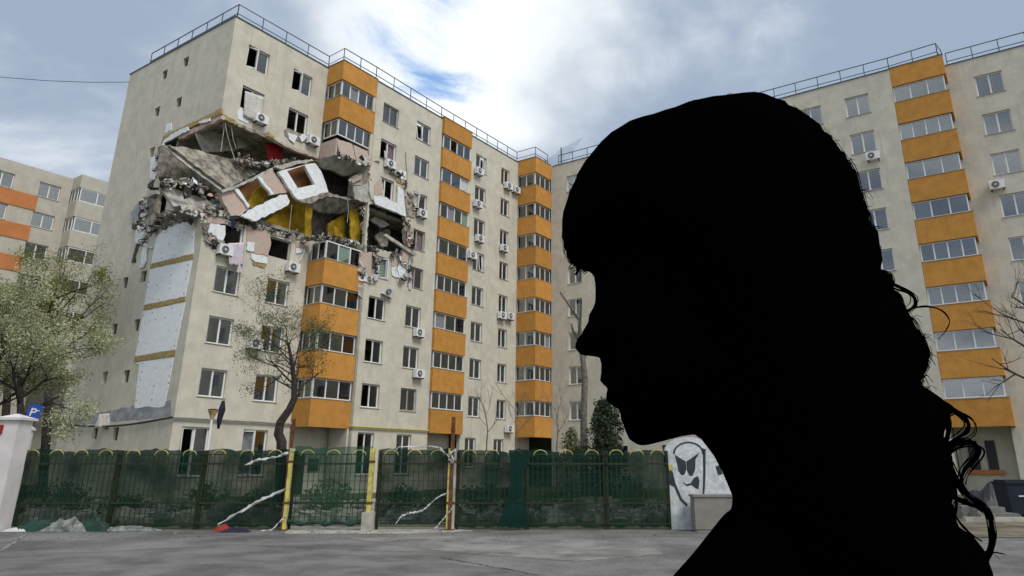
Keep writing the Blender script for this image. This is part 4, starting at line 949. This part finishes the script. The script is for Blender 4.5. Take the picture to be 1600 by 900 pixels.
# ================================================================== FENCE
zt_f = at_depth(700, 704, FY).z
def X(px, Y=None): return at_depth(px, 760, Y or FY).x
BARM = MB().box((-.007, -.007, .12), (.007, .007, zt_f-.08)).mesh('bar', 'fence_bar')
HOOPM = MB().tube([(.17*math.cos(a*math.pi/10), 0, .13*math.sin(a*math.pi/10)) for a in range(11)], .011, 6).mesh('hoop', 'yellow_paint')
def panel(x0, x1, label, Y, hoops=True):
    w = x1-x0; o = thing('metal_fence', label, 'fence', (x0, Y, 0), 0, 'welded fence panels along the yard')
    for z, t in ((.62, .022), (zt_f-.32, .022), (.14, .015), (zt_f-.09, .012)): ob('rail', mesh('rail', boxv((0, -.02, z-t), (w, .0, z+t)), BOXF, 'fence_bar'), o)
    zw_ = .3
    while zw_ < zt_f-.15: ob('cross_wire', mesh('cross_wire', boxv((0, .008, zw_-.005), (w, .016, zw_+.005)), BOXF, 'fence_bar'), o); zw_ += .21
    n = int(w/.125)
    for i in range(n+1): ob('bar', BARM, o, (w*i/n, .004, 0))
    if hoops:
        m = max(1, round(w/.62))
        for i in range(m): ob('hoop', HOOPM, o, (w*(i+.5)/m, -.01, zt_f-.115))
    for x in (.02, w-.02): ob('post', mesh('post', boxv((x-.03, .02, 0), (x+.03, .08, zt_f)), BOXF, 'fence_bar'), o)
edges = [(20, 175, 'fence panel next to the white pillar'), (177, 311, 'fence panel second from the white pillar, rubbish heap at its foot'), (313, 447, 'fence panel left of the leftmost yellow post, white tape on it'), (455, 578, 'gate leaf behind the bright green net'), (590, 700, 'gate leaf between the second and third yellow posts'), (714, 822, 'fence panel with the doubled dark net strip'), (824, 946, 'fence panel second from the painted wall'), (948, 1046, 'fence panel touching the painted wall')]
for a, c, l in edges: panel(X(a), X(c), l, FY+.03)
def net(label, x0, x1, ztop, zbot, m, Y, wob=.03, xf=None, name='shade_net'):
    nx, ny = max(10, int((x1-x0)/.12)), 16; v = []; f = []; ph = random.random()*9
    tops = [ztop+random.uniform(-.03, .02)+.03*math.sin(i*.5+ph) for i in range(nx+1)]; bots = [zbot+random.uniform(-.02, .04) for i in range(nx+1)]
    for j in range(ny+1):
        t = j/ny
        for i in range(nx+1):
            s = i/nx; x = (x0+(x1-x0)*s) if xf is None else xf(s, t); z = bots[i]*(1-t)+tops[i]*t
            v.append((x-x0, wob*math.sin(i*.7+ph+2*t)*math.sin(t*3.1)+random.uniform(-.006, .006), z))
    for j in range(ny):
        for i in range(nx): a = j*(nx+1)+i; f.append((a, a+1, a+nx+2, a+nx+1))
    return tag(ob(name, mesh(name, v, f, m, True, False), None, (x0, Y, 0)), label, 'net')
def skew(xa, xb, xc, xd): return lambda s, t: (xa+(xb-xa)*s)*(1-t)+(xc+(xd-xc)*s)*t
net('dark green shade net on the left fence run from pillar to yellow post', X(25), X(450), zt_f+.02, .05, 'net', FY+.12)
net('bright see-through green net on the left gate leaf', X(452), X(577), zt_f+.09, .16, 'net_light', FY+.12)
net('dark green net on the right gate leaf between yellow posts', X(586), X(699), zt_f+.04, .12, 'net', FY+.12)
net('dark green net on the right fence run up to the painted wall', X(710), X(1047), zt_f+.0, .05, 'net', FY+.12)
net('doubled hourglass strip of dark net over the right fence run', X(790), X(823), zt_f+.02, .05, 'net_thick', FY-.13, .01, xf=lambda s, t: X(778+20*math.sin(t*2.2)+(t > .6)*0)+(X(822+4*math.cos(t*6))-X(778+20*math.sin(t*2.2)))*s)
hem = MB().tube([(X(452)+(X(577)-X(452))*i/24, FY-.1, .17+.03*math.sin(i*.9)) for i in range(25)], [.05+.02*math.sin(i*1.7) for i in range(25)], 7)
c0 = Vector((X(452), FY, 0)); tag(ob('net_roll', mesh('net_roll', [Vector(q)-c0 for q in hem.v], hem.f, 'green_tarp', True), None, c0), 'rolled green hem of the bright net on the left gate leaf', 'net')
def post(px0, px1, label, m, w=.09, ztop=None, base=None, name='fence_post'):
    x0, x1 = X(px0), X(px1); zt_ = ztop or zt_f+.05
    o = thing(name, label, 'post', (x0, FY-.16, 0)); q = MB()
    v = [(sx_*w/2, sy*w/2-0, 0) for sx_ in (-1, 1) for sy in (-1, 1)]; v2 = [(x1-x0+a, b, zt_) for a, b, _ in v]
    q.add([v[0], v2[0], v[1], v2[1], v[2], v2[2], v[3], v2[3]], BOXF); ob('shaft', q.mesh('shaft', m), o)
    q = MB(); q.box((-w*.7, -w*.65, 0), (w*.7, w*.65, .03)); ob('foot_plate', q.mesh('foot_plate', 'rust'), o)
    if base: q = MB(); q.box((-.14, -.10, 0), (.14, .12, base)); ob('concrete_base', q.mesh('concrete_base', 'cement'), o)
    for z in (.6, zt_-.35):
        q = MB(); q.box((-w*.6+(x1-x0)*z/zt_, -w*.6, z), (w*.6+(x1-x0)*z/zt_, w*.6, z+.06)); ob('hinge', q.mesh('hinge', 'rust'), o)
post(454, 454, 'leftmost yellow gate post, with white tape knotted round its top', 'yellow_paint', .085)
post(581, 581, 'yellow gate post in the middle, on a peeling concrete foot', 'yellow_paint', .11, base=.42)
post(702.5, 702.5, 'yellow gate post standing left of the tall rusty pole', 'yellow_paint', .07)
post(451, 452, 'short rusty pole rising behind the leftmost yellow post', 'rust', .07, at_depth(463, 655, FY).z, name='rusty_pole')
post(706, 706, 'tall rusty pole at the right gate post', 'rust', .09, at_depth(709, 652, FY).z, name='rusty_pole')
post(711, 711, 'pale peeling post right of the tall rusty pole', 'cement', .06)
# tapes
def tape(label, px, Y, w=.07):
    g = [at_depth(x, y, Y) for x, y in px]; g2 = []
    for a, c in zip(g, g[1:]):
        for i in range(8): g2.append(a.lerp(c, i/8)+Vector((0, random.uniform(-.03, .03), random.uniform(-.012, .012))))
    g2.append(g[-1]); b = MB(); c0 = g2[0]
    for i, p in enumerate(g2):
        s = Vector((0, math.sin(i*.8)*.9, 1)).normalized()*w*random.uniform(.12, .42); b.v += [tuple(p-c0-s), tuple(p-c0+s)]
        if i: b.f.append((2*i-2, 2*i, 2*i+1, 2*i-1))
    o = ob('barrier_tape', mesh('barrier_tape', b.v, b.f, 'tape', True, False), None, c0); sm = o.modifiers.new('thickness', 'SOLIDIFY'); sm.thickness = .003
    tag(o, label, 'tape')
tape('twisted white tape tied to the top of the leftmost yellow post', [(382, 727), (405, 718), (432, 714), (448, 708), (461, 703)], FY-.2, .12)
tape('white tape slanting up across the fence to the leftmost yellow post', [(340, 820), (375, 800), (410, 780), (452, 762)], FY-.18, .14)
tape('white tape trailing on the ground to the foot of the leftmost yellow post', [(310, 833), (350, 832), (400, 833), (425, 828), (440, 812), (447, 806)], FY-.3, .09)
tape('white tape along the top of the right gate leaf to the rusty pole', [(618, 703), (624, 698), (680, 698), (688, 700), (700, 712), (709, 718)], FY-.2, .07)
tape('thin white tape slanting across the right gate leaf', [(617, 820), (628, 806), (640, 802), (660, 798), (682, 778), (705, 768)], FY-.2, .08)
tape('white tape hanging at the foot of the tall rusty pole', [(680, 826), (692, 812), (702, 800), (706, 795)], FY-.22, .09)
tape('knot of white tape around the tall rusty pole', [(702, 730), (708, 716), (703, 708), (712, 704), (708, 722), (701, 718)], FY-.25, .12)
# rubbish by the fence foot
def heap(label, x, Y, w, h, d, m, name='tarp'):
    nx, ny = 22, 12; v = []; f = []; ph = random.random()*9
    for j in range(ny+1):
        for i in range(nx+1):
            s, t = i/nx*2-1, j/ny*2-1; r = max(0, 1-abs(s)**2.2)*max(0, 1-abs(t)**2.2)
            v.append((s*w/2, t*d/2, h*r*(.75+.25*math.sin(i*.6+ph)*math.cos(j*.9+ph))+random.uniform(0, .05)*r+.006))
    for j in range(ny):
        for i in range(nx): a = j*(nx+1)+i; f.append((a, a+1, a+nx+2, a+nx+1))
    p = gp(x, Y); tag(ob(name, mesh(name, v, f, m, False, False), None, p), label, 'tarp')
heap('dark crumpled tarp at the fence foot near the pillar', 88, FY-.30, 1.5, .26, .42, 'green_tarp')
heap('pale crumpled tarp in the middle of the heap at the fence foot', 128, FY-.36, 1.2, .30, .45, 'tarp')
heap('dark green crumpled tarp right of the pale tarp at the fence foot', 166, FY-.30, 1.0, .32, .40, 'green_tarp')
heap('flat pale sheet lying right of the tarp heap', 226, FY-.28, 1.6, .10, .36, 'tarp')
heap('small pale rag lying in front of the fence near the pillar', 52, FY-.45, .6, .06, .25, 'tape', 'rag')
heap('red rag at the fence foot under the slanting tape', 365, FY-.30, .45, .13, .3, 'red', 'rag')
heap('dark rag on the ground by the trailing tape', 384, FY-.62, .7, .09, .3, 'navy', 'rag')
# ================================================================== PILLARS, SIGNS, LAMP
def pillar(label, x0, x1, ytop, Y, red=False):
    a, c = X(x0, Y), X(x1, Y); zt_ = at_depth(x1+14, ytop, Y).z; w = c-a; o = thing('gate_pillar', label, 'pillar', ((a+c)/2, Y, 0))
    q = MB(); q.box((-w*.48, -w*.48, 0), (w*.48, w*.48, zt_-.08)); ob('shaft', q.mesh('shaft', 'pillar'), o)
    q = MB(); q.box((-w*.62, -w*.62, zt_-.08), (w*.62, w*.62, zt_-.02)); q.add([(-w*.58, -w*.58, zt_-.02), (w*.58, -w*.58, zt_-.02), (w*.58, w*.58, zt_-.02), (-w*.58, w*.58, zt_-.02), (0, 0, zt_+.09)], [(0, 1, 4), (1, 2, 4), (2, 3, 4), (3, 0, 4)]); ob('cap', q.mesh('cap', 'pillar'), o)
    if red:
        q = MB(); q.box((-w*1.0, -w*.48-.05, zt_-.42), (-w*.18, -w*.48-.003, zt_-.20)); r_ = ob('red_plate', q.mesh('red_plate', 'red'), o)
        q = MB(); q.box((-w*.95, -w*.48-.054, zt_-.34), (-w*.5, -w*.48-.0505, zt_-.28)); ob('white_bar', q.mesh('white_bar', 'tape'), r_)
    q = MB(); q.box((w*.3, -w*.48-.03, .25), (w*.46, -w*.48-.003, .55)); ob('hinge_box', q.mesh('hinge_box', 'yellow_paint'), o)
pillar('white masonry gate pillar with cap and red plate at the left edge', -14, 20, 652, FY-.35, True)
pillar('lower white pillar peeping out behind the big gate pillar', 16, 30, 668, FY+.7)
q0 = at_depth(53, 645, FY+.9); o = thing('parking_sign', 'blue parking sign with white P leaning beside the white pillar', 'sign', (q0.x, q0.y, 0)); 
pl = ob('plate', MB().box((-.19, -.012, -.27), (.19, 0, .27)).mesh('plate', 'blue'), o, (0, 0, q0.z)); pl.rotation_euler = (0, .16, .45); pl.scale = (.82, .82, .82)
def text(body, size, m, loc, parent, rot=(math.pi/2, 0, 0), name='lettering'):
    cu = bpy.data.curves.new(name, 'FONT'); cu.body = body; cu.size = size; cu.align_x = 'CENTER'; cu.align_y = 'CENTER'; cu.extrude = .003; cu.offset = .006
    tmp = bpy.data.objects.new(name, cu); COL.objects.link(tmp); dg_ = bpy.context.evaluated_depsgraph_get(); me = bpy.data.meshes.new_from_object(tmp.evaluated_get(dg_)); bpy.data.objects.remove(tmp)
    me.materials.clear(); me.materials.append(M[m]); x = ob(name, me, parent, loc); x.rotation_euler = rot; return x
text('P', .36, 'tape', (-.03, -.016, .0), pl); text('24', .12, 'tape', (.11, -.016, .10), pl) if False else None
ob('arrow', MB().box((.04, -.018, .07), (.13, -.0125, .10)).mesh('arrow', 'tape'), pl); ob('caption_bar', MB().box((-.13, -.016, -.215), (.13, -.0125, -.195)).mesh('caption_bar', 'tape'), pl)
ob('pole', MB().tube([(.02, .03, 0), (.02, .03, q0.z+.25)], .025, 8).mesh('pole', 'dark'), o)
lp = at_depth(332, 648, 25.5); o = thing('street_lamp', 'slim white lamp post with brown cone head before the corner of the block', 'street lamp', (lp.x, lp.y, 0))
ob('pole', MB().tube([(0, 0, 0), (0, 0, lp.z-.02)], [.05, .035], 8).mesh('pole', 'white'), o)
ob('lamp_head', MB().tube([(0, 0, lp.z-.14), (0, 0, lp.z), (0, 0, lp.z+.14), (0, 0, lp.z+.17)], [.06, .10, .17, .15], 12).mesh('lamp_head', 'wool'), o)
ob('lamp_cap', MB().tube([(0, 0, lp.z+.171), (0, 0, lp.z+.20)], [.19, .10], 12).mesh('lamp_cap', 'rust'), o)
t0 = at_depth(349, 626, 26.5); b = MB(); g = [at_depth(x, y, 26.5)-t0 for x, y in ((349, 626), (347, 640), (343, 655), (341, 670))]
b.tube(g, [.05, .12, .09, .04], 6); tag(ob('rag', b.mesh('rag', 'navy', True), None, t0), 'black rag hanging from the left twigs of the leaning tree', 'rag')
# overhead cable at the far left
a, c = at_depth(-60, 113, 40), K+AX*0-NX*11.6+Vector((0, 0, ZT-.6)); b = MB().tube([(0, 0, 0)]+[(c-a)*t-Vector((0, 0, 1.0*t*(1-t))) for t in (.25, .5, .75, 1)], .02, 5)
tag(ob('overhead_cable', b.mesh('overhead_cable', 'dark'), None, a), 'thin overhead cable running to the roof of the torn block', 'cable')
# ================================================================== PAINTED WALL
GY = FY+.1; x0, x1 = X(1046), X(1215); zt_g = at_depth(1100, 688, GY).z
o = thing('painted_wall', 'whitewashed wall with a round-topped graffiti face at the fence end', 'wall', (x0, GY, 0))
W = x1-x0; cxa = at_depth(1077, 700, GY).x-x0; ra = .62
pr = [(0, 0), (W, 0), (W, zt_g-.1)]+[(cxa+ra*math.cos(a), zt_g-.28+.36*math.sin(a)) for a in [i*math.pi/12 for i in range(13)]]+[(0, zt_g-.6)]
ob('wall_face', mesh('wall_face', *plate(pr, [], lambda s, z, d: (s, d, z), .25), 'graf_wall'), o)
def paint(name, px, m='graf', d=-.006):
    pts = [(at_depth(x, y, GY).x-x0, at_depth(x, y, GY).z) for x, y in px]; v, f = plate(pts, [], lambda s, z, dd__: (s, dd__, z), .004, d); ob(name, mesh(name, v, f, m), o)
e = lambda pts: [(1020+x/4.5, 640+y/4.5) for x, y in pts]
paint('painted_eye', e([(155, 318), (232, 365), (236, 420), (222, 458), (200, 460), (180, 430), (168, 370)]))
paint('painted_eye', e([(236, 365), (328, 302), (300, 350), (298, 420), (280, 465), (258, 465), (240, 430)]))
paint('painted_mouth', e([(215, 508), (235, 525), (265, 518), (290, 478), (318, 468), (328, 500), (322, 560), (300, 552), (272, 530), (240, 538), (222, 525)]))
paint('painted_outline', e([(350, 270), (372, 280), (370, 480), (362, 605), (350, 605), (354, 430)]))
arc = [(250+108*math.cos(a), 310-85*math.sin(a)) for a in [i*math.pi/14 for i in range(15)]]; paint('painted_outline', e(arc+[(250+96*math.cos(a), 310-74*math.sin(a)) for a in [(14-i)*math.pi/14 for i in range(15)]]))
paint('painted_patch', e([(102, 410), (140, 435), (160, 520), (205, 625), (245, 665), (240, 685), (190, 635), (150, 545), (108, 520)]))
paint('yellow_tag', e([(108, 392), (135, 388), (145, 418), (115, 430)]), 'yellow_paint', -.011)
paint('painted_eye', e([(440, 400), (470, 390), (490, 450), (460, 462)]))
gb = thing('utility_box', 'low grey-brown box standing before the painted wall', 'box', ((X(1076)+X(1150))/2, GY-.45, 0)); hw = (X(1150)-X(1076))/2; hz = at_depth(1110, 773, GY-.7).z
ob('cabinet', MB().box((-hw, -.25, .06), (hw, .25, hz-.05)).mesh('cabinet', 'grey_box'), gb); ob('lid', MB().box((-hw-.03, -.28, hz-.05), (hw+.03, .28, hz)).mesh('lid', 'grey_box'), gb); ob('plinth', MB().box((-hw+.04, -.22, 0), (hw-.04, .22, .06)).mesh('plinth', 'cement'), gb)
# ================================================================== RIGHT YARD
p = gp(1572, 23); o = thing('waste_bin', 'dark blue wheeled bin before the right wing', 'bin', (p.x, p.y, 0))
q = MB(); q.add([(-.36, -.3, .12), (-.42, -.36, 1.0), (-.36, .3, .12), (-.42, .36, 1.0), (.36, -.3, .12), (.42, -.36, 1.0), (.36, .3, .12), (.42, .36, 1.0)], BOXF); ob('body', q.mesh('body', 'blue_bin'), o)
q = MB(); q.box((-.45, -.40, 1.0), (.45, .38, 1.05)); q.box((-.4, -.3, 1.05), (.4, .3, 1.10)); ob('lid', q.mesh('lid', 'blue_bin'), o)
for s in (-.3, .3): ob('wheel', MB().tube([(s-.04, .22, .1), (s+.04, .22, .1)], .1, 12).mesh('wheel', 'dark'), o)
ob('label_strip', MB().box((-.12, -.37, .62), (.12, -.345, .66)).mesh('label_strip', 'tape'), o)
p = gp(1548, 24.5); heap('dark tarp-covered pile behind the blue bin', 1545, 25, 2.6, 1.1, 1.6, 'dark')
pf = gp(1590, 24.5); o = thing('low_fence', 'low dark green garden fence right of the blue bin', 'fence', (pf.x, pf.y, 0))
for z in (.15, .85): ob('rail', mesh('rail', boxv((0, -.02, z), (4, .02, z+.05)), BOXF, 'green_tarp'), o)
for i in range(27): ob('bar', mesh('bar', boxv((i*.15, -.01, .0), (i*.15+.03, .01, .95)), BOXF, 'green_tarp'), o)
ka, kc = gp(1490, 21.5), gp(1720, 21.2)
o = ob('kerb', mesh('kerb', [(ka.x, ka.y+dy, z) for dy in (0, .15) for z in (0, .13)]+[(kc.x, kc.y+dy, z) for dy in (0, .15) for z in (0, .13)], BOXF, 'cement')); o['kind'] = 'structure'
for i, (xx, yy, l) in enumerate([(1534, 22.2, 'broken concrete block on the muddy yard left of the bin'), (1508, 22.8, 'pale concrete step at the foot of the right wing beside the dark pile')]):
    p = gp(xx, yy); q = MB(); q.box((-.55, -.3, 0), (.55, .3, .2)); q.box((-.5, -.1, .2), (.3, .3, .36)); tag(ob('concrete_block', q.mesh('concrete_block', 'worn'), None, p), l, 'block')
M['mud'] = mat('muddy_ground', (.16, .135, .095), var=.35, scale=1.2, bump=.8, bscale=9, col2=(.08, .075, .055))
sheet('muddy_yard', [(9, FY-2), (60, FY-4), (60, FY+12), (10, FY+9)], .012, 'mud')
# ================================================================== PERSON (dark figure in profile close to the camera)
PYD = .50
HN = ray(1190, 520).normalized(); HO = Vector((0, 0, EYE))+HN*.55
HX = Vector((HN.y, -HN.x, 0)).normalized(); HZ = HX.cross(HN)            # the profile plane: right and up axes, HN points away
def H(x, y):
    r = ray(x, y); C = Vector((0, 0, EYE)); q = C+r*((HO-C).dot(HN)/r.dot(HN))-HO; return (q.dot(HX), q.dot(HZ))
def H3(a, d, b): return tuple(HO+HX*a+HN*d+HZ*b)
def inflate(px, wm, rr, step, jit=0.):
    pts = [H(*p) for p in px]; dense = []
    for (a, b), (c, d) in zip(pts, pts[1:]+pts[:1]):
        n = max(1, int(math.hypot(c-a, d-b)/.0014))
        for i in range(n): dense.append((a+(c-a)*i/n, b+(d-b)*i/n))
    for _ in range(2):     # soften the corners of the outline
        dense = [tuple(.5*dense[i][k]+.25*dense[i-1][k]+.25*dense[(i+1) % len(dense)][k] for k in (0, 1)) for i in range(len(dense))]
    def inside(x, y):
        r = False; j = len(dense)-1
        for i in range(len(dense)):
            a, b = dense[i], dense[j]
            if (a[1] > y) != (b[1] > y) and x < (b[0]-a[0])*(y-a[1])/(b[1]-a[1])+a[0]: r = not r
            j = i
        return r
    def dist(x, y): return min((x-a)**2+(y-b)**2 for a, b in dense)**.5
    x0, x1 = min(p[0] for p in dense), max(p[0] for p in dense); z0, z1 = min(p[1] for p in dense), max(p[1] for p in dense)
    V = [Vector(p) for p in dense]; n0 = len(V); x = x0
    while x < x1:
        z = z0
        while z < z1:
            if inside(x, z) and dist(x, z) > step*.5: V.append(Vector((x+random.uniform(-1, 1)*step*.1, z+random.uniform(-1, 1)*step*.1)))
            z += step
        x += step
    r = delaunay_2d_cdt(V, [(i, (i+1) % n0) for i in range(n0)], [], 1, 1e-7)
    vv, ff = r[0], r[2]; w = []
    for q in vv:
        t = min(dist(q.x, q.y)/rr, 1); w.append(wm*math.sqrt(max(0, 1-(1-t)**2)))
    N = len(vv); v = [H3(q.x, -a, q.y) for q, a in zip(vv, w)]+[H3(q.x, a, q.y) for q, a in zip(vv, w)]
    f = [tuple(t) for t in ff]+[tuple(i+N for i in t)[::-1] for t in ff]
    return v, f
face = [(1180, 175), (1100, 185), (1020, 215), (965, 260), (935, 310), (925, 370), (925, 420), (931, 445), (933, 463), (930, 472), (917, 508), (902, 535), (900.5, 546), (907, 554.5), (920, 556), (935.5, 558), (942, 563), (942, 575), (938, 591), (940, 599), (950, 606.5), (947, 616), (947.6, 628), (958, 632), (971, 643), (973, 652), (974.5, 667), (981, 682), (992, 693), (1002, 696.5), (1015, 694.7), (1041, 688), (1064, 682), (1083, 679), (1090, 680), (1102, 694), (1116, 713), (1129, 738), (1144.5, 775), (1143, 795), (1131, 804), (1118, 820), (1103, 839), (1080, 868), (1052, 899), (1020, 950), (1005, 1010), (1010, 1080), (1530, 1080), (1545, 960), (1538, 895), (1520, 850), (1480, 815), (1420, 790), (1380, 700), (1360, 560), (1340, 430), (1320, 330), (1280, 240), (1230, 190)]
fv, ff = inflate(face, .068, .062, .006)
hair = [(1190, 152), (1150, 155), (1110, 160), (1080, 168), (1060, 177), (1020, 186), (985, 200), (955, 220), (935, 242), (915, 268), (900, 298), (890, 325), (885, 350), (884, 375), (888, 400), (895, 413), (906, 418), (914, 424), (922, 424), (930, 434), (938, 428), (975, 440), (1040, 470), (1080, 540), (1110, 620), (1140, 700), (1165, 780), (1200, 860), (1260, 940), (1480, 960), (1546, 915), (1545, 893), (1540, 862), (1520, 837), (1497, 823), (1487, 790), (1487, 766), (1484, 740), (1484, 703), (1470, 680), (1478, 655), (1489, 641), (1475, 627), (1458, 615), (1441, 604), (1438, 593), (1447, 571), (1452, 551), (1447, 540), (1438, 522), (1424, 498), (1416, 487), (1405, 464), (1391, 456), (1393, 442), (1389, 429), (1373, 423), (1375.5, 407), (1372, 387), (1369, 367), (1360, 353), (1355, 335), (1347, 305), (1338, 275), (1325, 252), (1306, 228), (1285, 206), (1262, 188), (1238, 172), (1215, 162), (1200, 158)]
hv, hf = inflate(hair, .088, .075, .007)
# body below the frame, grown along a skeleton
pq = H3(H(1275, 1000)[0], 0, H(1275, 1000)[1]); px0 = pq[0]; PYD = pq[1]
sk = [(px0, 0, 1.30, .11, .09), (px0+.01, 0, 1.12, .12, .09), (px0+.02, 0, .95, .14, .10),
      (px0+.02, -.09, .86, .085, .085), (px0+.02, -.10, .48, .058, .058), (px0+.03, -.10, .09, .038, .038), (px0-.11, -.11, .035, .035, .03),
      (px0+.02, .09, .86, .085, .085), (px0+.02, .10, .48, .058, .058), (px0+.03, .10, .09, .038, .038), (px0-.11, .11, .035, .035, .03),
      (px0, -.15, 1.31, .055, .055), (px0+.03, -.19, 1.04, .04, .04), (px0-.02, -.19, .82, .028, .028), (px0-.03, -.19, .76, .03, .018),
      (px0, .15, 1.31, .055, .055), (px0+.03, .19, 1.04, .04, .04), (px0-.02, .19, .82, .028, .028), (px0-.03, .19, .76, .03, .018)]
ed = [(0, 1), (1, 2), (2, 3), (3, 4), (4, 5), (5, 6), (2, 7), (7, 8), (8, 9), (9, 10), (0, 11), (11, 12), (12, 13), (13, 14), (0, 15), (15, 16), (16, 17), (17, 18)]
for hnd in (14, 18):
    hx, hy = sk[hnd][0], sk[hnd][1]; sg = 1
    for k in range(5):
        dx = (-.028+.018*k) if k else -.04; L = [.045, .07, .078, .072, .055][k]; zb = .755 if k else .785
        i = len(sk); sk.append((hx+dx, hy, zb-L*.5, .009, .009)); sk.append((hx+dx-.012-(.02 if not k else 0), hy, zb-L, .008, .008)); ed += [(hnd, i), (i, i+1)]
me = bpy.data.meshes.new('skeleton'); me.from_pydata([(a, PYD+b, c) for a, b, c, _, _ in sk], ed, [])
tmp = bpy.data.objects.new('skeleton', me); COL.objects.link(tmp); md = tmp.modifiers.new('s', 'SKIN'); md.use_smooth_shade = True
for i, q in enumerate(sk): me.skin_vertices[0].data[i].radius = q[3:5]
me.skin_vertices[0].data[2].use_root = True
tmp.modifiers.new('d', 'SUBSURF').levels = 1
dge = bpy.context.evaluated_depsgraph_get(); bm_ = bpy.data.meshes.new_from_object(tmp.evaluated_get(dge)); bpy.data.objects.remove(tmp)
pv = [tuple(q.co) for q in bm_.vertices]; pf_ = [tuple(q.vertices) for q in bm_.polygons]
n = len(pv); pv += fv; pf_ += [tuple(i+n for i in t) for t in ff]
pr_ = thing('person', 'person in profile facing left, head bowed, wholly black silhouette with curly hair', 'person', (px0, PYD, 0))
def rel(v): return [(x-px0, y-PYD, z) for x, y, z in v]
ob('body', mesh('body', rel(pv), pf_, 'black', True), pr_)
ho = ob('hair', mesh('hair', rel(hv), hf, 'black', True), pr_)
cu = MB()
def strand(px, w0, w1, dy=0.):
    g = [H(*p) for p in px]; pts = []; P_ = [g[0]]+g+[g[-1]]
    for i in range(1, len(P_)-2):
        for s in range(8):
            t = s/8; a, b, c, d = P_[i-1], P_[i], P_[i+1], P_[i+2]
            pts.append(tuple(.5*(2*b[k]+(c[k]-a[k])*t+(2*a[k]-5*b[k]+4*c[k]-d[k])*t*t+(3*b[k]-a[k]-3*c[k]+d[k])*t**3) for k in (0, 1)))
    pts.append(g[-1]); m = len(pts); sc = .55/1169/2
    q = MB(); q.tube([Vector(H3(x, dy+.006*math.sin(i*.2), z))-Vector((px0, PYD, 0)) for i, (x, z) in enumerate(pts)], [(w0+(w1-w0)*i/m)*sc*(.62 if w0 > 5 else .9)*(1+.18*math.sin(i*.55)) for i in range(m)], 6)
    if w0 >= 4 and w1 > 1: ob('curl', mesh('curl', q.v, q.f, 'black', True), ho)
    else: cu.add(q.v, q.f)
strand([(1472, 630), (1490, 642), (1508, 654), (1508, 670), (1495, 685), (1478, 702)], 12, 6)
strand([(1455, 628), (1480, 645), (1482, 665), (1474, 690), (1470, 705)], 14, 10)
strand([(1475, 712), (1494, 698), (1513, 691), (1525, 700), (1523, 717), (1510, 738), (1502, 752)], 13, 7)
strand([(1484, 725), (1498, 748), (1508, 770), (1524, 784), (1543, 797), (1552, 815), (1550, 836), (1543, 858), (1535, 875)], 9, 15)
strand([(1480, 760), (1490, 778), (1512, 786), (1530, 792), (1546, 805)], 14, 8)
strand([(1484, 740), (1496, 760), (1494, 790), (1486, 810)], 8, 5)
strand([(1385, 440), (1402, 446), (1420, 456), (1428, 470), (1424, 482), (1412, 490)], 8, 5)
strand([(1390, 452), (1405, 458), (1408, 470), (1396, 476)], 8, 5)
strand([(1412, 488), (1430, 481), (1450, 479), (1470, 487), (1484, 503), (1480, 518), (1466, 530)], 4, 1)
strand([(1370, 425), (1384, 428), (1392, 438), (1388, 452), (1376, 456)], 11, 9)
strand([(1488, 790), (1498, 812), (1512, 830), (1530, 842)], 5, 2); strand([(1540, 865), (1552, 867), (1570, 866)], 5, 1)
strand([(1486, 800), (1494, 820), (1500, 832)], 8, 3)
for base_ in ([(1472, 630), (1490, 642), (1508, 654), (1508, 670), (1495, 685), (1478, 702)], [(1475, 712), (1494, 698), (1513, 691), (1525, 700), (1523, 717), (1510, 738), (1502, 752)], [(1484, 725), (1498, 748), (1508, 770), (1524, 784), (1543, 797), (1552, 815), (1550, 836), (1543, 858), (1535, 875)], [(1385, 440), (1402, 446), (1420, 456), (1428, 470), (1424, 482), (1412, 490)], [(1480, 760), (1490, 778), (1512, 786), (1530, 792), (1546, 805)]):
    for k in range(7): ox, oy = random.uniform(-5, 5), random.uniform(-5, 5); strand([(x+ox+random.uniform(-2, 2), y+oy+random.uniform(-2, 2)) for x, y in base_], 2.4, 1., random.uniform(-.01, .01))
for i in range(90):   # flyaway hairs along crown, back and curls
    a = random.choice([(1060, 177), (1090, 166), (1115, 160), (1150, 155), (1010, 190), (950, 226), (1325, 255), (1345, 300), (1352, 330), (1360, 360), (1440, 590), (1450, 610), (1400, 460), (1425, 500), (1440, 530), (1490, 790), (1540, 870), (1447, 560), (1300, 222)])
    sx_ = -1 if a[0] < 1200 else 1; dx, dy = random.uniform(4, 20)*sx_, random.uniform(-12, 14)
    strand([a, (a[0]+dx*.6, a[1]+dy*.4-4), (a[0]+dx, a[1]+dy+4)], 1.6, .5, random.uniform(-.012, .012))
for i in range(260):   # fine hairs hugging the outline of crown, fringe and back
    k = random.choice(list(range(0, 15))+list(range(36, len(hair)))); q = [hair[(k+j) % len(hair)] for j in range(4)]
    cx_, cy_ = 1180, 450; o_ = random.uniform(-1, 3.2); fr_ = []
    for j, (x, y) in enumerate(q):
        L_ = math.hypot(x-cx_, y-cy_); e_ = o_*math.sin((j+.4)/3.6*math.pi)+random.uniform(-.8, .8); fr_.append((x+(x-cx_)/L_*e_, y+(y-cy_)/L_*e_))
    strand(fr_, 1.5, .7, random.uniform(-.006, .006))
for i in range(22):   # ragged tips of the fringe
    x = random.uniform(895, 935); strand([(x+4, 405), (x, 416), (x-2+random.uniform(-3, 3), random.uniform(419, 430))], 4, 1, random.uniform(-.02, .02))
fl = ob('flyaway_hair', mesh('flyaway_hair', cu.v, cu.f, 'black', True), ho); fl['kind'] = 'stuff'
